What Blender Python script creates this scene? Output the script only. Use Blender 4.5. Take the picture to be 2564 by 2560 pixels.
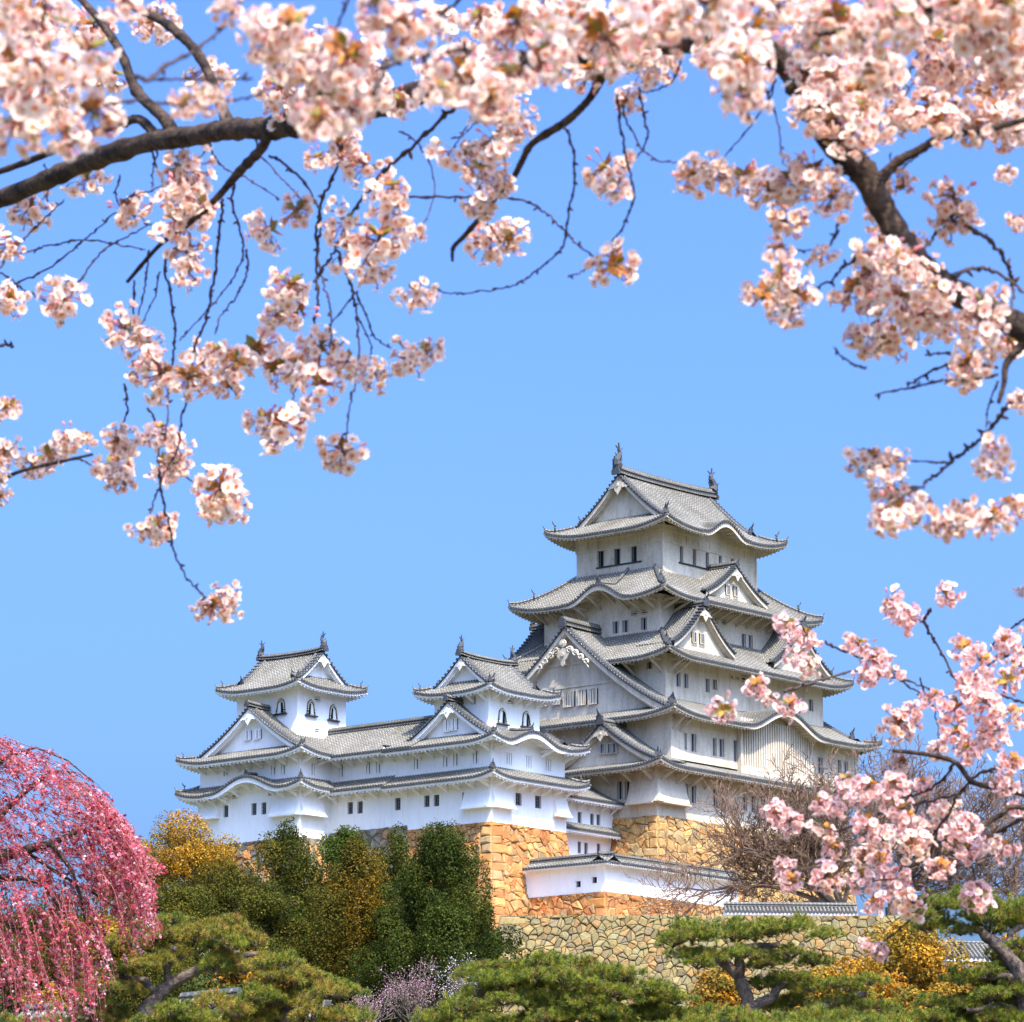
import bpy, math, random
import numpy as np
from mathutils import Vector, Matrix
random.seed(11)
RNG = np.random.default_rng(5)
R = math.radians
SC = bpy.context.scene
for o in list(bpy.data.objects): bpy.data.objects.remove(o)
COL = SC.collection

# ---------------- camera, light, sky ----------------
W0, H0 = 2564.0, 2560.0
CX, CY, F = 1282.0, 1280.0, 9750.0
PITCH = math.atan(2020.0/9750.0)
CAMZ = 1.7
cam = bpy.data.cameras.new("camera"); camo = bpy.data.objects.new("camera", cam); COL.objects.link(camo)
camo.location = (0, 0, CAMZ); camo.rotation_euler = (R(90)+PITCH, 0, 0)
cam.sensor_width = 36; cam.sensor_fit = 'HORIZONTAL'; cam.lens = 36*F/W0
cam.clip_start = 0.3; cam.clip_end = 20000
cam.dof.use_dof = True; cam.dof.focus_distance = 300; cam.dof.aperture_fstop = 22
SC.camera = camo
SUN_EL = R(58); SDX, SDY = 0.452, -0.892
SKYTINT = (.64, .865, 1.28, 1); SKYG = 1.2
SUN_AZ = math.atan2(SDX, SDY)
wd = bpy.data.worlds.new("World"); SC.world = wd; wd.use_nodes = True
nt = wd.node_tree; bg = nt.nodes['Background']
sk = nt.nodes.new('ShaderNodeTexSky'); sk.sky_type = 'NISHITA'; sk.sun_disc = False
sk.sun_elevation = SUN_EL; sk.sun_rotation = SUN_AZ; sk.altitude = 30
sk.air_density = 1.0; sk.dust_density = 6; sk.ozone_density = 4.0
hs = nt.nodes.new('ShaderNodeMix'); hs.data_type = 'RGBA'; hs.blend_type = 'MULTIPLY'; hs.inputs['Factor'].default_value = 1; hs.inputs[7].default_value = SKYTINT
gmn = nt.nodes.new('ShaderNodeGamma'); gmn.inputs[1].default_value = SKYG
nt.links.new(sk.outputs[0], gmn.inputs[0]); nt.links.new(gmn.outputs[0], hs.inputs[6])
nt.links.new(hs.outputs[2], bg.inputs['Color']); bg.inputs['Strength'].default_value = 0.134
sl = bpy.data.lights.new("sun", 'SUN'); sl.energy = 4.6; sl.angle = R(0.5); sl.color = (1.0, 0.90, 0.74)
so = bpy.data.objects.new("sun", sl); COL.objects.link(so)
sd = Vector((SDX*math.cos(SUN_EL), SDY*math.cos(SUN_EL), math.sin(SUN_EL)))
so.rotation_euler = sd.to_track_quat('Z', 'Y').to_euler(); so.location = (0, 0, 100)
vs = SC.view_settings; vs.view_transform = 'Standard'; vs.look = 'None'; vs.gamma = 1; vs.exposure = 0.9
SC.render.engine = 'CYCLES'
SC.cycles.max_bounces = 6; SC.cycles.transparent_max_bounces = 6

# ---------------- projection helpers (source pixels of a 2564 x 2560 frame) ----------------
ct, st = math.cos(PITCH), math.sin(PITCH)
def ray(px, py):
    x, y = px-CX, CY-py
    return Vector((x, F*ct - y*st, F*st + y*ct))
def at(px, py, Y):
    d = ray(px, py); k = Y/d.y
    return Vector((d.x*k, Y, CAMZ+d.z*k))
UA = math.atan2(8400, 9957)                      # keep's long axis: 40 degrees right of the view axis
U = Vector((math.sin(UA), math.cos(UA), 0)); V = Vector((-U.y, U.x, 0)); CROT = math.atan2(U.y, U.x)
O = at(1646, 2039, 330.0)
def cw(a, b, z): return O + U*a + V*b + Vector((0, 0, z))
def proj(p):
    q = p - Vector((0, 0, CAMZ)); dep = q.y*ct + q.z*st
    return (CX + F*q.x/dep, CY - F*(q.z*ct - q.y*st)/dep)
def sol(fn, tgt, lo, hi):
    flo = fn(lo)-tgt
    for _ in range(50):
        m = (lo+hi)/2; fm = fn(m)-tgt
        if (fm > 0) == (flo > 0): lo, flo = m, fm
        else: hi = m
    return (lo+hi)/2
def sa(px, b, z=0): return sol(lambda a: proj(cw(a, b, z))[0], px, -80, 80)     # a for a column at given b
def sb(px, a, z=0): return sol(lambda b: proj(cw(a, b, z))[0], px, -80, 80)
def sz(a, b, py): return sol(lambda z: proj(cw(a, b, z))[1], py, -60, 80)
def on_right(b, px, py):                          # facade with constant b -> (a, z)
    d = ray(px, py); c = Vector((0, 0, CAMZ)); t = (b - (c-O).dot(V))/d.dot(V); p = c+d*t-O
    return p.dot(U), p.z
def on_left(a, px, py):
    d = ray(px, py); c = Vector((0, 0, CAMZ)); t = (a - (c-O).dot(U))/d.dot(U); p = c+d*t-O
    return p.dot(V), p.z

# ---------------- mesh builder ----------------
class MB:
    def __init__(s): s.v = []; s.f = []; s.m = []; s.uv = []; s.c = []
    def add(s, vs, fs, mat=0, uv=None, col=(1, 1, 1)):
        n = len(s.v); s.v += [tuple(v) for v in vs]
        s.uv += uv if uv else [(0, 0)]*len(vs); s.c += [col]*len(vs)
        for f in fs: s.f.append(tuple(i+n for i in f)); s.m.append(mat)
    def quad(s, a, b, c, d, mat=0, col=(1, 1, 1)): s.add([a, b, c, d], [(0, 1, 2, 3)], mat, None, col)
    def box(s, x0, x1, y0, y1, z0, z1, mat=0, col=(1, 1, 1)):
        s.add([(x, y, z) for z in (z0, z1) for x, y in ((x0, y0), (x1, y0), (x1, y1), (x0, y1))],
              [(0, 3, 2, 1), (4, 5, 6, 7), (0, 1, 5, 4), (1, 2, 6, 5), (2, 3, 7, 6), (3, 0, 4, 7)], mat, None, col)
    def obox(s, c, ax, ay, az, mat=0, col=(1, 1, 1)):     # centre and three half-vectors
        c = Vector(c); P = []
        for k in (-1, 1):
            for i, j in ((-1, -1), (1, -1), (1, 1), (-1, 1)): P.append(c+ax*i+ay*j+az*k)
        s.add(P, [(0, 3, 2, 1), (4, 5, 6, 7), (0, 1, 5, 4), (1, 2, 6, 5), (2, 3, 7, 6), (3, 0, 4, 7)], mat, None, col)
    def prism(s, pts, off, mat=0, col=(1, 1, 1)):          # closed outline pushed along off
        n = len(pts); off = Vector(off); P = [Vector(p) for p in pts]
        s.add(P+[p+off for p in P], [tuple(range(n))[::-1], tuple(range(n, 2*n))] + [(i, (i+1) % n, n+(i+1) % n, n+i) for i in range(n)], mat, None, col)
    def tube(s, pts, rad, n=6, mat=0, col=(1, 1, 1), cap=True):
        P = [Vector(p) for p in pts]; vs = []; k = len(P); prev = None
        for i in range(k):
            t = (P[min(i+1, k-1)]-P[max(i-1, 0)])
            t = t.normalized() if t.length > 1e-9 else Vector((0, 0, 1))
            if prev is None:
                ref = Vector((0, 0, 1)) if abs(t.z) < .9 else Vector((1, 0, 0)); x = t.cross(ref).normalized()
            else:
                x = prev - t*prev.dot(t); x = x.normalized() if x.length > 1e-6 else t.orthogonal().normalized()
            prev = x; y = t.cross(x)
            for j in range(n):
                an = 2*math.pi*j/n; vs.append(P[i]+(x*math.cos(an)+y*math.sin(an))*rad[i])
        fs = [(i*n+j, i*n+(j+1) % n, (i+1)*n+(j+1) % n, (i+1)*n+j) for i in range(k-1) for j in range(n)]
        if cap: fs += [tuple(range(n))[::-1], tuple((k-1)*n+j for j in range(n))]
        s.add(vs, fs, mat, None, col)
    def mesh(s, name, mats, off=(0, 0, 0), smooth=False):
        me = bpy.data.meshes.new(name)
        ox, oy, oz = off
        me.from_pydata([(v[0]-ox, v[1]-oy, v[2]-oz) for v in s.v], [], s.f)
        for m in (mats if isinstance(mats, (list, tuple)) else [mats]): me.materials.append(m)
        me.polygons.foreach_set('material_index', s.m)
        ul = me.uv_layers.new(name='UVMap')
        li = np.empty(len(me.loops), dtype=np.int32); me.loops.foreach_get('vertex_index', li)
        ul.data.foreach_set('uv', np.array(s.uv, dtype=np.float32)[li].ravel())
        ca = me.color_attributes.new('Col', 'FLOAT_COLOR', 'POINT')
        cc = np.ones((len(s.v), 4), dtype=np.float32); cc[:, :3] = np.array(s.c, dtype=np.float32); ca.data.foreach_set('color', cc.ravel())
        if smooth: me.polygons.foreach_set('use_smooth', [True]*len(me.polygons))
        me.update(); return me
def link(name, me, parent=None, loc=None):
    o = bpy.data.objects.new(name, me); COL.objects.link(o)
    if parent: o.parent = parent
    if loc is not None: o.location = loc
    return o
def tag(o, label=None, cat=None, group=None, kind=None):
    if label: o['label'] = label
    if cat: o['category'] = cat
    if group: o['group'] = group
    if kind: o['kind'] = kind
    return o
def empty(name, loc, rz=0):
    o = bpy.data.objects.new(name, None); COL.objects.link(o); o.location = loc; o.rotation_euler = (0, 0, rz); o.empty_display_size = .5
    return o
def npmesh(name, verts, nper, cols, mat):
    """many small polygons: verts (N*nper,3), cols (N,3)"""
    N = len(verts)//nper; me = bpy.data.meshes.new(name)
    me.vertices.add(N*nper); me.vertices.foreach_set('co', np.asarray(verts, dtype=np.float32).ravel())
    me.loops.add(N*nper); me.loops.foreach_set('vertex_index', np.arange(N*nper, dtype=np.int32))
    me.polygons.add(N); me.polygons.foreach_set('loop_start', np.arange(0, N*nper, nper, dtype=np.int32))
    me.materials.append(mat); me.update(calc_edges=True)
    ca = me.color_attributes.new('Col', 'FLOAT_COLOR', 'POINT')
    cc = np.ones((N*nper, 4), dtype=np.float32); cc[:, :3] = np.repeat(cols, nper, axis=0); ca.data.foreach_set('color', cc.ravel())
    return me

# ---------------- materials ----------------
def mat(name, col, rough=.8, attr=False, noise=None, bump=None, spec=.3, trans=0, extra=None):
    m = bpy.data.materials.new(name); m.use_nodes = True; n = m.node_tree; b = n.nodes['Principled BSDF']
    b.inputs['Roughness'].default_value = rough; b.inputs['Specular IOR Level'].default_value = spec
    src = None
    if attr:
        a = n.nodes.new('ShaderNodeAttribute'); a.attribute_name = 'Col'; src = a.outputs['Color']
    tc = n.nodes.new('ShaderNodeTexCoord')
    def nz(scale, detail=5, vec=None, rough=.6):
        t = n.nodes.new('ShaderNodeTexNoise'); t.inputs['Scale'].default_value = scale; t.inputs['Detail'].default_value = detail
        t.inputs['Roughness'].default_value = rough; n.links.new(vec or tc.outputs['Object'], t.inputs['Vector']); return t
    def mixc(fac, a, bb, mode='MIX'):
        x = n.nodes.new('ShaderNodeMix'); x.data_type = 'RGBA'; x.blend_type = mode
        for sock, val in ((x.inputs['Factor'], fac), (x.inputs[6], a), (x.inputs[7], bb)):
            if hasattr(val, 'links'): n.links.new(val, sock)
            elif isinstance(val, (int, float)): sock.default_value = val
            else: sock.default_value = (*val, 1)
        return x.outputs[2]
    def ramp(v, p0, p1):
        r = n.nodes.new('ShaderNodeMapRange'); r.inputs[1].default_value = p0; r.inputs[2].default_value = p1; n.links.new(v, r.inputs[0]); return r.outputs[0]
    cur = src if src else col
    if src and col: cur = mixc(1.0, src, col, 'MULTIPLY')
    if noise:
        for (sc_, c2, lo, hi, stretch) in noise:
            vec = None
            if stretch:
                mp = n.nodes.new('ShaderNodeMapping'); mp.inputs['Scale'].default_value = stretch; n.links.new(tc.outputs['Object'], mp.inputs[0]); vec = mp.outputs[0]
            t = nz(sc_, vec=vec); cur = mixc(ramp(t.outputs['Fac'], lo, hi), cur, c2, 'MULTIPLY' )
    if extra: cur = extra(n, tc, nz, mixc, ramp, cur)
    if hasattr(cur, 'links'): n.links.new(cur, b.inputs['Base Color'])
    else: b.inputs['Base Color'].default_value = (*cur, 1)
    if bump:
        t = nz(bump[0], 6); bm = n.nodes.new('ShaderNodeBump'); bm.inputs['Strength'].default_value = bump[1]; bm.inputs['Distance'].default_value = bump[2]
        n.links.new(t.outputs['Fac'], bm.inputs['Height']); n.links.new(bm.outputs[0], b.inputs['Normal'])
    if trans:
        tr = n.nodes.new('ShaderNodeBsdfTranslucent'); mx = n.nodes.new('ShaderNodeMixShader'); mx.inputs[0].default_value = trans
        if hasattr(cur, 'links'): n.links.new(cur, tr.inputs[0])
        else: tr.inputs[0].default_value = (*cur, 1)
        n.links.new(b.outputs[0], mx.inputs[1]); n.links.new(tr.outputs[0], mx.inputs[2]); n.links.new(mx.outputs[0], n.nodes['Material Output'].inputs[0])
    return m
def tile_extra(n, tc, nz, mixc, ramp, cur):
    # white lime mortar at every tile joint along the roll (UV.y in metres), uneven weathering
    sp = n.nodes.new('ShaderNodeSeparateXYZ'); n.links.new(tc.outputs['UV'], sp.inputs[0])
    mu = n.nodes.new('ShaderNodeMath'); mu.operation = 'MULTIPLY'; mu.inputs[1].default_value = 1/.34; n.links.new(sp.outputs['Y'], mu.inputs[0])
    fr = n.nodes.new('ShaderNodeMath'); fr.operation = 'FRACT'; n.links.new(mu.outputs[0], fr.inputs[0])
    lt = n.nodes.new('ShaderNodeMath'); lt.operation = 'LESS_THAN'; lt.inputs[1].default_value = .36; n.links.new(fr.outputs[0], lt.inputs[0])
    t = nz(3.0, 3); k = ramp(t.outputs['Fac'], .30, .62)
    mm = n.nodes.new('ShaderNodeMath'); mm.operation = 'MULTIPLY'; n.links.new(lt.outputs[0], mm.inputs[0]); n.links.new(k, mm.inputs[1])
    mq = n.nodes.new('ShaderNodeMath'); mq.operation = 'MULTIPLY'; mq.inputs[1].default_value = .6; n.links.new(mm.outputs[0], mq.inputs[0])
    cur = mixc(mq.outputs[0], cur, (.46, .42, .34))
    t2 = nz(.35, 5); return mixc(ramp(t2.outputs['Fac'], .35, .75), cur, (.62, .60, .54), 'MULTIPLY')
M = {}
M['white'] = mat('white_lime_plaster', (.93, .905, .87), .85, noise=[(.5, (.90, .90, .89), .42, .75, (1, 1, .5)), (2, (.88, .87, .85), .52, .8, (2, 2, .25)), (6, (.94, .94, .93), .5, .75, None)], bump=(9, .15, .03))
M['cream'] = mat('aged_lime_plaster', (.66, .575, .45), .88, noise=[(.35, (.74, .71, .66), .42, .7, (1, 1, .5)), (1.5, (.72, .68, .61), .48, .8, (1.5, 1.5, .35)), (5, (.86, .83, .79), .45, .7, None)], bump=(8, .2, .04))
M['tile'] = mat('grey_roof_tile', (.14, .13, .108), .6, extra=tile_extra)
M['tilebed'] = mat('flat_roof_tile', (.035, .033, .03), .7, noise=[(2.5, (.7, .7, .68), .4, .7, None)])  # shadow between the tile rolls is put into this dark colour
M['tiledark'] = mat('dark_ridge_tile', (.055, .056, .058), .55, noise=[(8, (1.9, 1.9, 1.8), .5, .8, None)])
M['cap'] = mat('round_eave_tile_end', (.06, .062, .066), .6, noise=[(7, (2.2, 2.2, 2.1), .55, .75, None)])
M['dark'] = mat('dark_opening', (.012, .011, .011), .9)
M['iron'] = mat('iron_bar', (.15, .15, .15), .6)
M['wood'] = mat('black_lacquered_wood', (.03, .024, .02), .5)
M['gold'] = mat('pale_gilt_fitting', (.72, .66, .42), .4)
M['stone'] = mat('wall_stone', (1, 1, 1), .9, attr=True, noise=[(1.3, (.80, .76, .72), .35, .7, None), (7, (.78, .76, .74), .45, .7, None)], bump=(5, .5, .08))
M['joint'] = mat('packed_joint', (.30, .17, .08), .95, noise=[(4, (.5, .5, .5), .4, .6, None)])
M['joint2'] = mat('dark_joint', (.095, .08, .05), .95)
M['bark'] = mat('cherry_bark', (.075, .048, .032), .9, noise=[(30, (.30, .28, .27), .42, .6, (.35, 1, 1)), (90, (2.6, 2.3, 2.0), .52, .72, None)], bump=(70, 1, .012))
M['twig'] = mat('cherry_twig', (.055, .035, .028), .8)
M['pinebark'] = mat('pine_bark', (.16, .115, .09), .9, noise=[(12, (.4, .38, .38), .4, .62, None)], bump=(22, 1, .03))
M['farbark'] = mat('tree_bark', (.13, .10, .075), .9, noise=[(2, (.6, .6, .6), .4, .6, None)])
M['bare'] = mat('bare_twig', (.165, .10, .065), .9)
M['leaf'] = mat('tree_leaf', None, .7, attr=True, trans=.3, spec=.05)
M['needle'] = mat('pine_needle', None, .5, attr=True, trans=.15)
M['petal'] = mat('cherry_petal', None, .55, attr=True, trans=.45, spec=.15)
M['ground'] = mat('hill_earth', (.15, .14, .075), .95, noise=[(.2, (.6, .7, .5), .4, .6, None), (3, (.6, .6, .6), .4, .6, None)])
M['terrace'] = mat('pale_gravel', (.33, .27, .19), .95, noise=[(2, (.8, .8, .8), .4, .6, None)])
M['barshade'] = mat('shadow_grey_bar', (.34, .33, .31), .9)  # pale bars painted grey for the shadow inside the slits
M['redtwig'] = mat('reddish_twig', (.22, .07, .06), .8)
M['sprig'] = mat('bronze_young_leaf', None, .6, attr=True, trans=.3)
# ---------------- castle kit: everything in the castle frame (x = a, y = b, z above the keep's plaster foot) ----------------
SIDES = {'R': lambda r: (Vector((r[0], r[2], 0)), Vector((1, 0, 0)), Vector((0, 1, 0)), r[1]-r[0]),
         'L': lambda r: (Vector((r[0], r[2], 0)), Vector((0, 1, 0)), Vector((1, 0, 0)), r[3]-r[2]),
         'B': lambda r: (Vector((r[1], r[2], 0)), Vector((0, 1, 0)), Vector((-1, 0, 0)), r[3]-r[2]),
         'T': lambda r: (Vector((r[0], r[3], 0)), Vector((1, 0, 0)), Vector((0, -1, 0)), r[1]-r[0])}
RM = ['tile', 'tilebed', 'cap', 'tiledark']
class MBL:      # a row of separate pieces, each to become a part of its own
    def __init__(s): s.l = []
class Building:
    def __init__(s, name, label, cat, base, pm):
        s.base = base; s.root = empty(name, cw(*base), CROT); tag(s.root, label, cat); s.pm = pm
    def part(s, name, mb, mats, parent=None, smooth=False, label=None):
        if isinstance(mb, MBL):
            for q in mb.l: Building.part(s, name, q, mats, parent, smooth, label)
            return None
        if not mb.f: return None
        me = mb.mesh(name, [M[k] for k in mats], s.base, smooth)
        o = link(name, me, parent or s.root)
        if label: o['label'] = label
        return o
    def dup(s, name, me, loc, rz=0, parent=None):
        o = link(name, me, parent or s.root, (loc[0]-s.base[0], loc[1]-s.base[1], loc[2]-s.base[2])); o.rotation_euler = (0, 0, rz); return o

def rib(mb, P, r=.092, mat=0, capr=.122, k=0):
    """P: list of points down-slope order from eave upward; roll of round tiles with an end disc"""
    if len(P) < 2: return
    t0 = (P[-1]-P[0]); h = Vector((t0.x, t0.y, 0))
    if h.length < 1e-6: return
    h.normalize(); sd_ = Vector((-h.y, h.x, 0)); vs = []; uv = []; L = 0
    for i, p in enumerate(P):
        if i: L += (p-P[i-1]).length
        for (u_, w_) in ((-1, -.15), (-.75, .75), (0, 1.08), (.75, .75), (1, -.15)):
            vs.append(p+sd_*(r*u_)+Vector((0, 0, r*w_))); uv.append((k*.3+u_*.1, L+.07*(k % 2)))
    fs = [(i*5+j, i*5+j+1, i*5+6+j, i*5+5+j) for i in range(len(P)-1) for j in range(4)]
    mb.add(vs, fs, mat, uv)
    if capr:
        c = P[0]-h*.04+Vector((0, 0, .01)); n = 7
        ring = [c+sd_*(capr*math.cos(2*math.pi*j/n))+Vector((0, 0, capr*math.sin(2*math.pi*j/n))) for j in range(n)]
        ring2 = [q+h*.12 for q in ring]
        mb.add(ring+ring2, [tuple(range(n))]+[(j, (j+1) % n, n+(j+1) % n, n+j) for j in range(n)], 2)

def sweep(mb, P, w, h, uvs=1):
    """ridge: stacked flat tiles under a round capping, dark with pale joints"""
    vs = []; uv = []; L = 0; n = len(P)
    for i, p in enumerate(P):
        t = P[min(i+1, n-1)]-P[max(i-1, 0)]; hh = Vector((t.x, t.y, 0)); hh = hh.normalized() if hh.length > 1e-6 else Vector((1, 0, 0)); sd_ = Vector((-hh.y, hh.x, 0))
        if i: L += (p-P[i-1]).length
        sec = [(-.62, 0), (-.62, .18), (-.45, .20), (-.45, .48), (-.6, .5), (-.6, .64), (-.38, .70), (-.28, .95), (0, 1.08), (.28, .95), (.38, .70), (.6, .64), (.6, .5), (.45, .48), (.45, .2), (.62, .18), (.62, 0)]
        for (a_, b_) in sec: vs.append(p+sd_*(w*a_)+Vector((0, 0, h*b_))); uv.append((a_, L))
    K = 17
    for i in range(n-1):
        for j in range(K-1):
            m_ = 0 if j in (4, 11, 0, 15, 6, 9) else 3
            q = [i*K+j, i*K+j+1, (i+1)*K+j+1, (i+1)*K+j]
            mb.add([vs[x] for x in q], [(0, 1, 2, 3)], m_, [uv[x] for x in q])
    for e in (0, n-1): mb.add(vs[e*K:(e+1)*K], [tuple(range(K))], 3)

def oni(mb, p, d, s=1.0, horn=True):
    """ridge-end ornament: shouldered plate facing d with a curling horn"""
    if isinstance(mb, MBL): mb.l.append(MB()); mb = mb.l[-1]
    d = Vector((d[0], d[1], 0)).normalized(); x = Vector((-d.y, d.x, 0)); p = Vector(p)
    o = [(-.42, -.25), (-.46, .1), (-.3, .28), (-.34, .45), (-.16, .62), (0, .72), (.16, .62), (.34, .45), (.3, .28), (.46, .1), (.42, -.25)]
    mb.prism([p+x*(u*s)+Vector((0, 0, v*s)) for u, v in o], d*(.2*s), 3)
    if horn:
        q = p+Vector((0, 0, .55*s)); mb.tube([q-d*.1*s, q+d*.22*s+Vector((0, 0, .12*s)), q+d*.42*s+Vector((0, 0, .38*s)), q+d*.46*s+Vector((0, 0, .62*s))], [.12*s, .11*s, .09*s, .05*s], 6, 3)
def fish(mb, p, d, s=1.0):
    """shachi: scaled fish standing on its head, tail forked up"""
    d = Vector((d[0], d[1], 0)).normalized(); x = Vector((-d.y, d.x, 0)); p = Vector(p); Z = Vector((0, 0, 1))
    c = [(.05, -.1, .34), (.2, .1, .33), (.22, .32, .29), (.10, .54, .24), (-.08, .74, .19), (-.12, .92, .14), (-.02, 1.08, .10)]
    mb.tube([p+d*(a*s)+Z*(b*s) for a, b, r in c], [r*s for a, b, r in c], 8, 3)
    tip = p+d*(-.02*s)+Z*(1.04*s)
    for (a, b) in ((.40, .26), (-.36, .22), (.10, .50)):
        mb.prism([tip-d*.07*s, tip+d*.07*s, tip+d*(a+.03)*s+Z*b*s, tip+d*(a-.05)*s+Z*(b+.03)*s], x*(.07*s), 3)
    for b, a0, l in ((.3, .42, .3), (.55, .27, .26), (.8, .08, .22)):       # dorsal and side fins
        q = p+d*((a0)*s)+Z*(b*s); mb.prism([q-Z*.1*s-d*.1*s, q+Z*.1*s-d*.1*s, q+Z*.26*s+d*l*.6*s], x*(.06*s), 3)
        q = p-d*(.16*s-(.05 if b > .5 else 0))+Z*(b*s); mb.prism([q-Z*.08*s, q+Z*.08*s, q+Z*.2*s-d*l*.7*s], x*(.06*s), 3)
    for e in (-1, 1):
        q = p+d*.2*s+x*(e*.2*s)+Z*.2*s; mb.prism([q, q+d*.05*s+Z*.15*s, q+x*(e*.26*s)+Z*.24*s], d*(.05*s), 3)

class Roof:
    def __init__(s, rect, z0, Dt, H, lift=.7, lc=4.5, conc=.35, dm=None, kara=None, fade=None, flat=()):
        s.flat = flat
        s.r = rect; s.z0 = z0; s.Dt = Dt; s.H = H; s.lift = lift; s.lc = lc; s.c = conc; s.dm = dm if dm is not None else Dt
        s.kara = kara or {}; s.fade = fade or s.dm
    def prof(s, d): d_ = max(d, 0); return s.H/s.Dt*d*((1-s.c)+s.c*d_/s.Dt)
    def z(s, side, t, d, L):
        c = max(0, min(99 if side+'0' in s.flat else t, 99 if side+'1' in s.flat else L-t)); z = s.z0+s.prof(d)+s.lift*max(0, 1-c/s.lc)**2.2*max(0, min(1, 1-d/s.fade))
        k = s.kara.get(side)
        if k:
            x = (t-k[0])/k[1]
            if abs(x) < 1:
                K = s.z0 + k[2]*(.5+.5*math.cos(math.pi*x))**1.15 + .05*d
                # smooth maximum
                e = .12; z = .5*(z+K+math.sqrt((z-K)**2+e*e)) - e*.5*(1-abs(x))
        return z
    def P(s, side, t, d):
        org, al, inn, L = SIDES[side](s.r); p = org+al*t+inn*d; p.z = s.z(side, t, d, L); return p
    def build_side(s, rm, em, side, dmax, ribs=True, ds=2.0, raft=True, tmin=None, tmax=None, bh=.2):
        org, al, inn, L = SIDES[side](s.r); k = s.kara.get(side)
        step = .35 if k else .8; NS = max(8, int(L/step)); ND = max(4, int(dmax/.7))
        if side+'0' in s.flat: tmin = 0
        if side+'1' in s.flat: tmax = L
        t0 = tmin if tmin is not None else 0; t1 = tmax if tmax is not None else L
        def lim(d): m = min(d, s.dm); return (max(t0, m) if tmin is None else t0), (min(t1, L-m) if tmax is None else t1)
        rows = []
        for j in range(ND+1):
            d = dmax*j/ND; lo, hi = lim(d); rows.append([s.P(side, lo+(hi-lo)*i/NS, d) for i in range(NS+1)])
        vs = [p for r_ in rows for p in r_]; W_ = NS+1
        rm.add(vs, [(j*W_+i, j*W_+i+1, (j+1)*W_+i+1, (j+1)*W_+i) for j in range(ND) for i in range(NS)], 1, [(p.dot(al), p.dot(inn)) for p in vs])
        n = int((t1-t0)/.3); off = (t1-t0-n*.3)/2
        if ribs:
            for i in range(n+1):
                t = t0+off+i*.3; c1 = t if tmin is None else 99; c2 = L-t if tmax is None else 99; c = min(c1, c2)
                de = c if c < s.dm else dmax
                de = min(de, dmax)
                if de < .15: continue
                ns = max(2, int(de/(.5 if k and abs(t-k[0]) < k[1]+.5 else 1.1)))
                rib(rm, [s.P(side, t, -.04+(de+.04)*q/ns)+Vector((0, 0, .01)) for q in range(ns+1)], k=i)
        # eave edge
        NE = max(12, int(L/.4)); ln = [t0+(t1-t0)*i/NE for i in range(NE+1)]
        def strip(mb, d0, o0, d1, o1, m_):
            vs = []
            for t in ln:
                m0 = min(max(t, d0 if tmin is None else t0), L-d0 if tmax is None else t1); m1 = min(max(t, d1 if tmin is None else t0), L-d1 if tmax is None else t1)
                a_ = s.P(side, m0, d0); b_ = s.P(side, m1, d1); e0 = o0(t) if callable(o0) else o0; e1 = o1(t) if callable(o1) else o1
                vs += [a_-Vector((0, 0, e0)), b_-Vector((0, 0, e1))]
            mb.add(vs, [(2*i, 2*i+1, 2*i+3, 2*i+2) for i in range(NE)], m_)
        def bb(t):
            x = abs(t-k[0])/k[1] if k else 9
            return .13+bh+(.20*max(0, 1-x**3) if x < 1 else 0)
        strip(rm, 0, 0, 0, .13, 0); strip(rm, 0, .13, .07, .131, 1)
        strip(em, .07, .12, .07, bb, 0); strip(em, .07, bb, .24, bb, 0); strip(em, .24, bb, .24, .30, 0)
        if k:
            vs = []; dd = ds-.12; q0, q1 = k[0]-k[1]*.95, k[0]+k[1]*.95
            for i in range(25):
                t = q0+(q1-q0)*i/24; p = s.P(side, t, dd); zb = s.z0+.1; vs += [Vector((p.x, p.y, zb)), Vector((p.x, p.y, max(zb, p.z-.25)))]
            em.add(vs, [(2*i, 2*i+2, 2*i+3, 2*i+1) for i in range(24)], 0)
        # soffit and rafters
        rows = []; so_ = .32
        for j in range(4):
            d = .22+(ds-.22)*j/3; lo = max(t0, d) if tmin is None else t0; hi = min(t1, L-d) if tmax is None else t1
            rows.append([s.P(side, lo+(hi-lo)*i/NE, d)-Vector((0, 0, so_)) for i in range(NE+1)])
        W_ = NE+1
        em.add([p for r_ in rows for p in r_], [(j*W_+i, (j+1)*W_+i, (j+1)*W_+i+1, j*W_+i+1) for j in range(3) for i in range(NE)], 0)
        if raft:
            n = int((t1-t0)/.44)
            for i in range(n+1):
                t = t0+.1+i*.44; c = min(t if tmin is None else 99, L-t if tmax is None else 99)
                if c < .4: continue
                e = min(ds, max(c, .5)); d0 = .14
                A = s.P(side, t, d0)-Vector((0, 0, so_+.02)); B = s.P(side, t, e)-Vector((0, 0, so_+.02)); C_ = s.P(side, t, (d0+e)/2)-Vector((0, 0, so_+.02))
                vs = []
                for p in (A, C_, B):
                    for u_, w_ in ((-.085, .03), (.085, .03), (.075, -.13), (0, -.165), (-.075, -.13)): vs.append(p+al*u_+Vector((0, 0, w_)))
                em.add(vs, [(0, 1, 2, 3, 4)]+[(q*5+j, q*5+(j+1) % 5, q*5+5+(j+1) % 5, q*5+5+j) for q in range(2) for j in range(5)], 0)
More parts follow.
